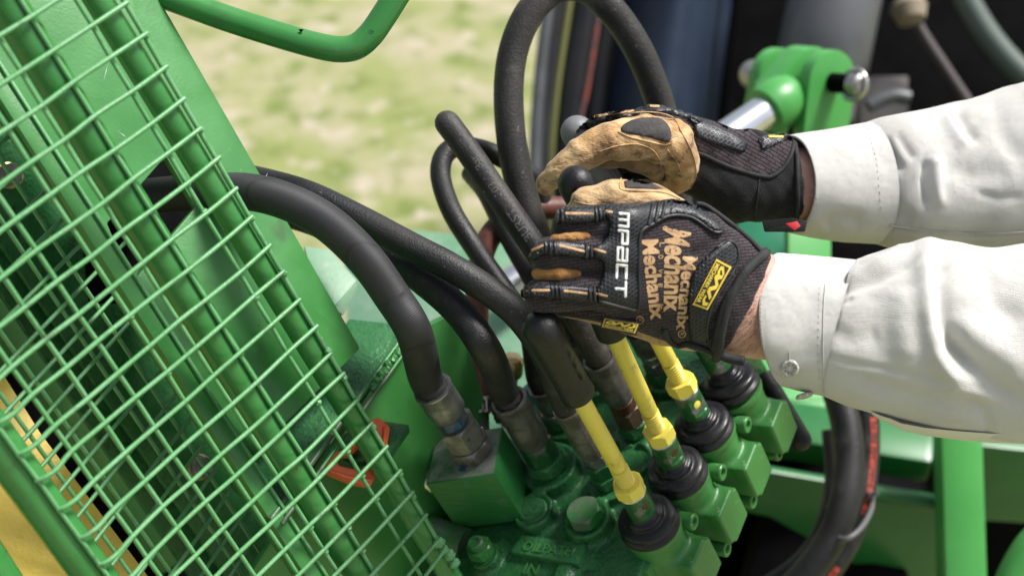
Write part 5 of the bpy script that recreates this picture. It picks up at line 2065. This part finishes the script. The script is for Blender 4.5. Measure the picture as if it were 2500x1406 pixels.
# ================================================================== far glove (right hand, thumb to the viewer)
gl2 = thing('y', P(1700, 430, 1.06), '', '')
del gl2['label'], gl2['category']
gl2.name = 'glove'
gl2.parent = person
gl2.location = P(1700, 430, 1.06) - BASE[person.name]
BASE[gl2.name] = P(1700, 430, 1.06)
gl2['label'] = 'worn work glove showing its tan leather thumb and palm'
hand = [[(1530, 318, 1.045, 38), (1605, 318, 1.050, 56), (1700, 350, 1.060, 64), (1790, 378, 1.066, 60), (1830, 376, 1.068, 62), (1900, 392, 1.072, 58), (1960, 400, 1.074, 56)],
        [(1690, 420, 1.060, 54), (1800, 458, 1.070, 86), (1890, 452, 1.075, 88), (1960, 450, 1.075, 90)]]
fing2 = [[(1605, 315, 1.055, 50), (1468, 324, 1.060, 38), (1442, 380, 1.085, 34), (1475, 420, 1.090, 30)],
         [(1620, 330, 1.080, 46), (1480, 352, 1.095, 38), (1452, 410, 1.110, 34), (1490, 440, 1.115, 30)],
         [(1640, 360, 1.100, 44), (1500, 390, 1.115, 36), (1480, 440, 1.120, 32), (1520, 460, 1.12, 28)],
         [(1650, 400, 1.110, 38), (1540, 430, 1.125, 32), (1510, 460, 1.125, 28), (1540, 475, 1.12, 25)]]


def glove2(G):
    d = union_chains(G, hand, .010)
    f = None
    for c in fing2:
        e = sd_chain(G, chain(c))
        f = e if f is None else smin(f, e, .002)
    d = smin(d, f, .006)
    d = np.maximum(d, cut(G, 1948, 440, 1.07, 1.0, -.10))
    # wrinkle where the wrist bends back
    for c in ([(1838, 318, 1.055, 7), (1828, 360, 1.047, 7), (1812, 400, 1.045, 5)],):
        e = sd_chain(G, chain(c))
        d = -smin(-d, e, .008)
    x, y = G[0], G[1]
    return d + .0007 * np.sin(x * 420 + 2 * np.sin(y * 160)) * np.sin(y * 240 + 50 * x)


lo, hi = bounds(hand + fing2)
g2b = sdf_part('glove_wrist', glove2, lo, hi, .0017, ELASTIC, gl2, it=4)
th2 = [[(1330, 452, 1.005, 25), (1362, 420, 1.000, 33), (1420, 376, .998, 41), (1490, 344, 1.000, 49), (1570, 336, 1.010, 57), (1640, 347, 1.020, 57), (1664, 400, 1.035, 46), (1656, 438, 1.045, 36), (1600, 452, 1.050, 19), (1560, 450, 1.055, 10)]]
in2 = [[(1478, 384, 1.016, 26), (1540, 380, 1.020, 36), (1596, 405, 1.030, 30), (1606, 428, 1.040, 18)]]


def tan2(G):
    d = sd_chain(G, chain(th2[0]))
    x, y = G[0], G[1]
    d = d + .0010 * np.sin(x * 360 - y * 300 + 2.5 * np.sin(y * 190)) * np.sin(y * 230 + 90 * x)
    for c in ([(1440, 345, .985, 3), (1452, 392, .983, 4)], [(1480, 325, .983, 2.5), (1492, 388, .984, 4)], [(1650, 300, 1.0, 3), (1625, 400, 1.01, 4)]):
        d = -smin(-d, sd_chain(G, chain(c)), .004)
    return d


lo, hi = bounds(th2)
g2t = sdf_part('leather_thumb', tan2, lo, hi, .0016, LEATHER, gl2, it=3)
lo, hi = bounds(in2)


def in2f(G):
    d = sd_chain(G, chain(in2[0])) + .0010 * np.sin(G[0] * 300) * np.sin(G[1] * 330 + 1)
    for c in ([(1560, 365, 1.005, 4), (1568, 425, 1.01, 6)], [(1512, 372, 1.0, 3), (1516, 412, 1.005, 5)]):
        d = -smin(-d, sd_chain(G, chain(c)), .004)
    return d


g2i = sdf_part('worn_palm_patch', in2f, lo, hi, .0014, LEATHER_DARK, gl2, it=3)
T2b, T2t = Target([g2b]), Target([g2t])
decal('knit_panel', [(1640, 272), (1700, 288), (1760, 302), (1800, 318), (1828, 314), (1852, 334), (1934, 334), (1940, 350), (1934, 374), (1914, 405), (1886, 426), (1867, 430), (1817, 419), (1761, 399), (1723, 380), (1700, 372), (1690, 340), (1668, 305), (1630, 290), (1560, 290), (1480, 300), (1440, 318), (1430, 310), (1480, 282), (1560, 268)], T2b, .0010, KNIT2, gl2, bev=4, grid=9)
decal('thumb_pad', [(1516, 313), (1526, 302), (1551, 291), (1589, 287), (1617, 292), (1634, 310), (1639, 333), (1634, 346), (1617, 346), (1581, 335), (1540, 328), (1520, 323)], T2t, .0013, PAD, gl2, bev=5, grid=6, smooth_outline=3)
TB2 = T2b
bar2 = decal('knuckle_guard', [(1404, 335), (1415, 312), (1445, 289), (1490, 277), (1548, 271), (1587, 259), (1617, 261), (1650, 271), (1684, 281), (1717, 294), (1700, 312), (1673, 293), (1637, 282), (1595, 279), (1540, 291), (1484, 297), (1445, 309), (1423, 328)], T2b, .0036, TPR_PLAIN, gl2, bev=7, grid=7)
wing2 = decal('guard_wing', [(1698, 300), (1717, 294), (1734, 301), (1780, 323), (1822, 346), (1825, 358), (1818, 375), (1803, 372), (1760, 359), (1723, 347), (1703, 338), (1689, 314)], T2b, .0032, TPR_PLAIN, gl2, bev=5, grid=6)
TW2 = decal_target([wing2, bar2, g2b])
decal('guard_mesh', [(1702, 308), (1718, 300), (1734, 307), (1780, 329), (1816, 349), (1812, 366), (1760, 350), (1726, 339), (1712, 329)], TW2, .0004, TPR_GREY, gl2, bev=3, grid=6)
for (p, q) in [((1682, 289), (1702, 301)), ((1688, 284), (1709, 296)), ((1676, 294), (1696, 307))]:
    stroke('guard_ridge', (p, q), 3.0, TW2, .0012, TPR_PLAIN, gl2)
for (p, q) in [((1452, 285), (1546, 271)), ((1588, 259), (1608, 260))]:
    stroke('tan_inlay', (p, q), 2.6, TW2, .0007, TAN_PRINT, gl2)
se = decal('wrist_strap', [(1850, 343), (1858, 333), (1900, 329), (1929, 332), (1932, 341), (1886, 360), (1858, 368)], T2b, .0034, TPR_GREY, gl2, bev=5, grid=6)
stroke('yellow_edge', ((1878, 333), (1912, 334)), 2.4, decal_target([se, g2b]), .0006, YELLOW_PRINT, gl2)
piping('edge_binding', [(1700, 374), (1723, 381), (1761, 400), (1817, 421), (1867, 432), (1888, 429), (1914, 408), (1932, 376), (1938, 348)], 5.5, T2b, ELASTIC_BAND, gl2)
piping('wrist_seam', [(1854, 436), (1850, 470), (1846, 505), (1842, 538)], 2.2, T2b, ELASTIC_BAND, gl2)
piping('cuff_binding', [(1940, 352), (1946, 390), (1947, 440), (1947, 490), (1945, 535)], 6, T2b, ELASTIC_BAND, gl2)
for pts_ in ([(1522, 282), (1560, 275), (1610, 277), (1645, 290), (1662, 320), (1684, 360), (1697, 400), (1698, 430), (1684, 460)], [(1508, 322), (1540, 336), (1580, 345), (1620, 354), (1640, 350)],
             [(1630, 366), (1650, 392), (1662, 420)], [(1462, 372), (1500, 358), (1550, 352), (1590, 364), (1610, 390), (1618, 422)]):
    piping('leather_seam', pts_, 1.8, T2t, LEATHER, gl2, lift=.7, seg=8)
q = [P(1862, 540, 1.045), P(1936, 532, 1.040), P(1972, 540, 1.040), P(1966, 566, 1.040), P(1868, 566, 1.045)]
slab('velcro_tab', q, -CF, .004, ELASTIC_BAND, gl2, bev=.001)
q = [P(1918, 546, 1.037), P(1946, 540, 1.036), P(1955, 552, 1.034), P(1940, 563, 1.034)]
slab('red_tag', q, -CF, .001, RED_TAG, gl2, bev=.0003)

# ================================================================== wrists and sleeves


def ring_pts(stn, n, inset=0.0):
    (tx_, ty_), (bx_, by_), d, hd_, sh = stn
    t_, b_ = P(tx_, ty_, d), P(bx_, by_, d)
    c = (t_ + b_) / 2
    v = (t_ - b_) / 2
    v = v * ((v.length - inset) / v.length)
    dv = -CF * (hd_ - inset) + CX * (sh / KF * d)
    out = []
    for k in range(n):
        a = 2 * math.pi * k / n
        ca_, sa_ = math.cos(a), math.sin(a)
        # slightly squared ellipse, as cloth or flesh lies
        out.append(c + v * ca_ + dv * sa_)
    return out


def interp_st(stns, m):
    A = np.array([[s[0][0], s[0][1], s[1][0], s[1][1], s[2], s[3], s[4]] for s in stns])
    out = []
    nseg = len(A) - 1
    for i in range(nseg):
        p0 = A[max(0, i - 1)]
        p1, p2 = A[i], A[i + 1]
        p3 = A[min(nseg, i + 2)]
        for k in range(m):
            t_ = k / m
            v = .5 * ((2 * p1) + (p2 - p0) * t_ + (2 * p0 - 5 * p1 + 4 * p2 - p3) * t_ * t_ + (3 * p1 - p0 - 3 * p2 + p3) * t_ ** 3)
            out.append(v)
    out.append(A[-1])
    return [((v[0], v[1]), (v[2], v[3]), v[4], v[5], v[6]) for v in out]


def pl_dist(px, py, poly):
    P_ = np.stack([px, py], 1)[:, None, :]
    A = np.asarray(poly[:-1], float)[None]
    B = np.asarray(poly[1:], float)[None]
    AB = B - A
    t_ = np.clip(((P_ - A) * AB).sum(-1) / (AB ** 2).sum(-1), 0, 1)
    D_ = np.sqrt((((A + t_[..., None] * AB) - P_) ** 2).sum(-1))
    i = D_.argmin(1)
    r_ = np.arange(len(px))
    s_ = (AB[0, i, 0] * (P_[r_, 0, 1] - A[0, i, 1]) - AB[0, i, 1] * (P_[r_, 0, 0] - A[0, i, 0]))
    # fade towards the ends
    L = np.sqrt((AB[0] ** 2).sum(-1))
    cs = np.concatenate([[0], np.cumsum(L)])
    pos = (cs[i] + t_[r_, i] * L[i]) / cs[-1]
    return D_[r_, i] * np.sign(s_), pos


def loft(name, stns, m, n, mat, parent, folds=(), rim=True, nz=0.0, seed=0, join=None):
    S = interp_st(stns, m)
    rings = []
    if rim:
        rings += [ring_pts(S[2], n, .0022), ring_pts(S[1], n, .0020), ring_pts(S[0], n, .0017)]
    rings += [ring_pts(s, n) for s in S]
    V = np.array([[tuple(p) for p in r] for r in rings]).reshape(-1, 3)
    nr = len(rings)
    F = []
    for i in range(nr - 1):
        for k in range(n):
            k2 = (k + 1) % n
            F.append((i * n + k, i * n + k2, (i + 1) * n + k2, (i + 1) * n + k))
    uv = []
    for i in range(nr):
        for k in range(n):
            uv.append((k / n * .28, i * .0035))
    # cloth folds
    rel = V - np.array(CAMPOS)
    dd = rel @ np.array(CF)
    px = 1250 + (rel @ np.array(CX)) / dd * KF
    py = 703 - (rel @ np.array(CY)) / dd * KF
    C_ = V.reshape(nr, n, 3).mean(1)[:, None, :].repeat(n, 1).reshape(-1, 3)
    N_ = V - C_
    N_ /= np.linalg.norm(N_, axis=1)[:, None]
    front = np.clip((-(N_ @ np.array(CF)) + .35) * 2, 0, 1)
    disp = np.zeros(len(V))
    for (poly, amp, w, kind) in folds:
        ds, pos = pl_dist(px, py, poly)
        fade = np.clip(np.minimum(pos, 1 - pos) * 6 + .12, 0, 1)
        if kind == 'v':
            disp -= amp * np.exp(-(ds / w) ** 2) * fade * front
        elif kind == 'r':
            disp += amp * np.exp(-(ds / w) ** 2) * fade * front
        elif kind == 's':                 # step: cloth laid over on the left of the line
            disp += amp * (np.tanh(ds / w * 1.5) * .5 + .5) * np.exp(-(np.maximum(ds, 0) / (w * 6)) ** 2) * (np.abs(ds) < w * 18) * fade * front * (ds > -w * 3)
    if nz:
        for i, v in enumerate(V):
            q = Vector((v[0] * 9, v[1] * 22, v[2] * 22 + seed))
            q2 = Vector((v[0] * 28, v[1] * 40, v[2] * 40 + seed))
            e = 1.0 if i // n > 6 else .25
            q3 = Vector((v[0] * 70, v[1] * 95, v[2] * 95 + seed))
            disp[i] += nz * e * (noise.noise(q) + .5 * noise.noise(q2) + .22 * noise.noise(q3))
    V = V + N_ * disp[:, None]
    if join is not None:
        return V, F, uv
    o = mk(name, V, F, mat, parent, uv=uv)
    ALLV[o.name] = (V, F)
    return o


# skin of both wrists, one mesh
w1 = [((1795, 655), (1745, 845), .940, .020, -25), ((1862, 618), (1790, 868), .944, .0270, -35), ((1930, 640), (1880, 880), .950, .025, -30), ((2060, 690), (2020, 900), .955, .022, -20), ((2400, 720), (2400, 940), .962, .024, 0), ((3300, 700), (3300, 950), .95, .03, 0)]
w2 = [((1900, 362), (1890, 535), 1.075, .022, 20), ((1950, 360), (1950, 545), 1.077, .0255, 25), ((2020, 365), (2030, 545), 1.08, .022, 20), ((2300, 350), (2320, 550), 1.08, .024, 0), ((3300, 250), (3300, 560), 1.05, .03, 0)]
Va, Fa, _ = loft('a', w1, 10, 64, None, None, rim=False, join=1, nz=.0006)
Vb, Fb, _ = loft('b', w2, 10, 64, None, None, rim=False, join=1, nz=.0006)
body_o = mk('arms', np.concatenate([Va, Vb]), Fa + [tuple(i + len(Va) for i in f) for f in Fb], SKIN, person)
# fine dark hair on the near wrist
hr = random.Random(8)
HV, HF = [], []
bv = BVHTree.FromPolygons([Vector(v) for v in Va], Fa)
for k in range(420):
    x, y = hr.uniform(1765, 1850), hr.uniform(640, 865)
    lo_, nr, i, d = bv.ray_cast(CAMPOS, ray(x, y))
    if lo_ is None:
        continue
    if nr.dot(ray(x, y)) > 0:
        nr = -nr
    dr = (CV(hr.uniform(-.9, -.1), hr.uniform(-1, .1), 0))
    dr = (dr - nr * dr.dot(nr)).normalized()
    L = hr.uniform(.003, .008)
    sd = nr.cross(dr) * .00008
    a, b, c = lo_ + nr * .0001, lo_ + dr * L * .5 + nr * .0009, lo_ + dr * L + nr * .0006
    m = len(HV)
    HV += [a - sd, a + sd, b - sd, b + sd, c]
    HF += [(m, m + 1, m + 3, m + 2), (m + 2, m + 3, m + 4)]
mk('arm_hair', HV, HF, M('arm_hair', (.09, .05, .03), .6), body_o, smooth=False, kind='stuff')

cuff1 = [((1903, 617), (1922, 945), .955, .0350, -80), ((1960, 621), (1945, 952), .955, .0358, -66), ((2030, 627), (1980, 960), .955, .0365, -56), ((2098, 633), (2012, 966), .955, .0370, -46)]
slv1 = [((2092, 633), (2006, 964), .955, .0362, -46), ((2150, 612), (2070, 990), .957, .0405, -40), ((2205, 596), (2140, 1013), .960, .0440, -30), ((2271, 581), (2219, 1037), .962, .0470, -25), ((2340, 590), (2290, 1055), .963, .0475, -20),
        ((2420, 604), (2380, 1068), .965, .0485, -15), ((2500, 592), (2480, 1079), .965, .0500, -10), ((2620, 570), (2620, 1090), .962, .0550, 0), ((2900, 540), (2900, 1110), .955, .0620, 0), ((3350, 480), (3350, 1150), .95, .0750, 0)]
folds1 = [([(2268, 570), (2258, 660), (2266, 760), (2290, 860), (2335, 925), (2390, 965)], .0060, 26, 'r'), ([(2300, 600), (2292, 700), (2300, 790), (2330, 860), (2385, 920)], .0055, 24, 'v'),
          ([(2020, 700), (2080, 676), (2150, 640), (2225, 598)], .0050, 14, 'r'), ([(2025, 722), (2090, 700), (2170, 668), (2245, 640)], .0055, 15, 'v'),
          ([(2010, 752), (2045, 742), (2085, 726)], .0030, 8, 'v'), ([(2012, 870), (2100, 892), (2200, 908), (2330, 930), (2450, 960)], .0016, 9, 'v'),
          ([(2300, 820), (2360, 880), (2440, 950), (2510, 990)], .0050, 26, 'v'), ([(2330, 780), (2400, 830), (2500, 900)], .0038, 34, 'r'), ([(2390, 640), (2420, 720), (2500, 800)], .0032, 30, 'v'),
          ([(2150, 700), (2140, 800), (2160, 900)], .0022, 40, 'v'), ([(2020, 800), (2080, 830), (2150, 820)], .0022, 26, 'v'), ([(2200, 700), (2205, 800), (2220, 880)], .0022, 30, 'r'),
          ([(2050, 920), (2200, 960), (2380, 1000), (2500, 1020)], .0025, 22, 'v'), ([(2350, 960), (2400, 1010), (2420, 1060)], .0025, 14, 'v'), ([(2100, 640), (2180, 660), (2260, 650)], .002, 20, 'r')]
sl1 = loft('shirt_sleeve', slv1, 16, 160, SHIRT, person, folds=folds1, rim=True, nz=.0016, seed=3)
sl1['label'] = 'creased cream sleeve with a deep fold behind its buttoned cuff'
c1f = [([(1880, 640), (1870, 760), (1885, 880)], .0010, 40, 'r'), ([(1990, 700), (1960, 800), (1975, 900)], .0016, 40, 'v')]
cu1 = loft('cuff', cuff1, 10, 160, SHIRT, person, folds=c1f, rim=True, nz=.0007, seed=5)
cu1['label'] = 'cream buttoned cuff'
cuff2 = [((1921, 331), (1931, 568), 1.075, .0325, 45), ((1985, 321), (1995, 582), 1.077, .0335, 42), ((2050, 311), (2070, 592), 1.079, .0345, 38), ((2116, 299), (2142, 596), 1.080, .0350, 35)]
slv2 = [((2110, 300), (2136, 595), 1.080, .0342, 35), ((2143, 288), (2172, 606), 1.080, .0375, 30), ((2193, 278), (2222, 612), 1.081, .0400, 25), ((2310, 252), (2330, 625), 1.083, .0440, 20), ((2376, 239), (2400, 635), 1.083, .0460, 15),
        ((2448, 213), (2470, 640), 1.083, .0480, 10), ((2500, 200), (2520, 645), 1.082, .0500, 5), ((2640, 160), (2650, 660), 1.075, .0540, 0), ((2900, 110), (2900, 690), 1.060, .0620, 0), ((3350, 40), (3350, 740), 1.03, .0750, 0)]
folds2 = [([(2165, 330), (2178, 370), (2205, 420)], .0040, 12, 'v'), ([(2190, 320), (2215, 360), (2235, 390)], .0030, 11, 'v'), ([(2262, 385), (2258, 440), (2268, 510)], .0050, 12, 'v'), ([(2285, 380), (2285, 450), (2295, 510)], .0035, 16, 'r'),
          ([(2335, 270), (2360, 310), (2390, 345)], .0042, 13, 'v'), ([(2310, 275), (2330, 320), (2360, 360)], .003, 16, 'r'), ([(2380, 470), (2440, 485), (2500, 480)], .0014, 10, 'v'), ([(2420, 240), (2450, 330), (2500, 400)], .003, 26, 'v'),
          ([(2160, 470), (2180, 520), (2230, 545)], .0025, 22, 'v'), ([(2170, 556), (2260, 566), (2380, 570), (2500, 572)], .0012, 9, 'v'), ([(2300, 400), (2380, 430), (2470, 420)], .0025, 30, 'v')]
sl2 = loft('shirt_sleeve', slv2, 16, 160, SHIRT, person, folds=folds2, rim=True, nz=.0015, seed=9)
sl2['label'] = 'creased cream sleeve leading to the far glove'
cu2 = loft('cuff', cuff2, 10, 160, SHIRT, person, folds=[([(2000, 340), (1995, 440), (2010, 540)], .0014, 40, 'v'), ([(2010, 560), (2060, 535), (2110, 545)], .0035, 18, 'v')], rim=True, nz=.0007, seed=12)
cu2['label'] = 'plain cream cuff of the far sleeve'
TSL = decal_target([sl1, cu1])
TSL2 = decal_target([sl2, cu2])
# seams and buttons
piping('cuff_seam', [(2014, 694), (2010, 760), (2009, 840), (2010, 900), (2013, 958)], 1.6, TSL, SHIRT, cu1, lift=.4, seg=6)
piping('sleeve_seam', [(2170, 550), (2230, 558), (2300, 565), (2400, 570), (2500, 566)], 3.0, TSL2, SHIRT, sl2, lift=.3, seg=8)
rs_ = random.Random(2)
for (pts_, tg, par) in [([(1862, 690), (1857, 760), (1862, 830), (1875, 890), (1930, 935)], TSL, cu1), ([(2000, 700), (1998, 800), (2000, 940)], TSL, cu1), ([(1950, 345), (1985, 430), (1998, 520)], TSL2, cu2), ([(2118, 312), (2140, 400), (2152, 520)], TSL2, cu2), ([(2185, 558), (2260, 572), (2380, 577), (2490, 575)], TSL2, sl2)]:
    q = catmull([Vector((x, y, 0)) for x, y in pts_], 14)
    for i in range(0, len(q) - 1, 2):
        a, b = q[i], q[i].lerp(q[i + 1], .75)
        piping('stitch', [(a.x, a.y), (b.x, b.y)], .9, tg, SHIRT, par, n=2, seg=5, lift=.5)
lo_, nr, r_ = TSL.hit(1928, 897)
bu_n = (nr * .6 - r_ * .4).normalized()
lathe('button', [(.0052, 0), (.0060, .0008), (.0060, .0018), (.0050, .0026), (.0036, .0022), (.0030, .0016)], lo_, bu_n, BUTTON, cu1, 28)
u, w, _ = axes(bu_n)
for k in range(8):
    a = math.pi / 4 * k
    e = u * math.cos(a) + w * math.sin(a)
    obox('button_facet', lo_ + bu_n * .0022 + e * .0036, (e, bu_n.cross(e), bu_n), (.0014, .0005, .0006), ZINC, cu1, bev=.0002)
piping('buttonhole', [(1926, 858), (1927, 872), (1928, 884)], 1.4, TSL, SHIRT, cu1, seg=6)
lo_ = P(1962, 962, .945)
lathe('button', [(.0050, 0), (.0058, .0008), (.0058, .0018), (.0050, .0024)], lo_, CV(.2, -.9, .3), BUTTON, cu1, 24)
# torn placket edge hanging under the sleeve
V, F = [], []
pp = [(2128, 1010), (2150, 1020), (2175, 1028), (2200, 1042), (2260, 1058), (2340, 1070), (2420, 1078), (2520, 1082), (2620, 1084)]
for i, (x, y) in enumerate(pp):
    y -= (0, 0, 0, 3, 8, 12, 14, 14, 14)[i]
    V += [P(x, y - 30, .985), P(x, y - 2 + 3 * math.sin(i * 2.1), .975), P(x, y + (0 if i == 0 else 6 + 10 * min(1, (i - 1) / 4)), .965), P(x, y - 6, .945)]
for i in range(len(pp) - 1):
    for k in range(3):
        F.append((i * 4 + k, (i + 1) * 4 + k, (i + 1) * 4 + k + 1, i * 4 + k + 1))
off = len(V)
V = [Vector(v) for v in V]
V += [v + CV(0, .0012, -.0012) for v in V]
F += [tuple(i + off for i in f[::-1]) for f in F[:]]
mk('sleeve_placket', V, F, SHIRT, person)
# shirt body beyond the picture edge, so that the sleeves belong to someone
tor = [[(3450, 650, 1.0, 260), (3900, 250, 1.0, 420), (4050, 1000, 1.0, 480), (4050, 1900, 1.05, 430)]]
lo, hi = bounds(tor, .01)
V, Q = surface_nets(lambda G: union_chains(G, tor, .03), lo, hi, .012)
mk('shirt_body', c2w(laplace(V, Q, 2)), Q.tolist(), SHIRT, person)
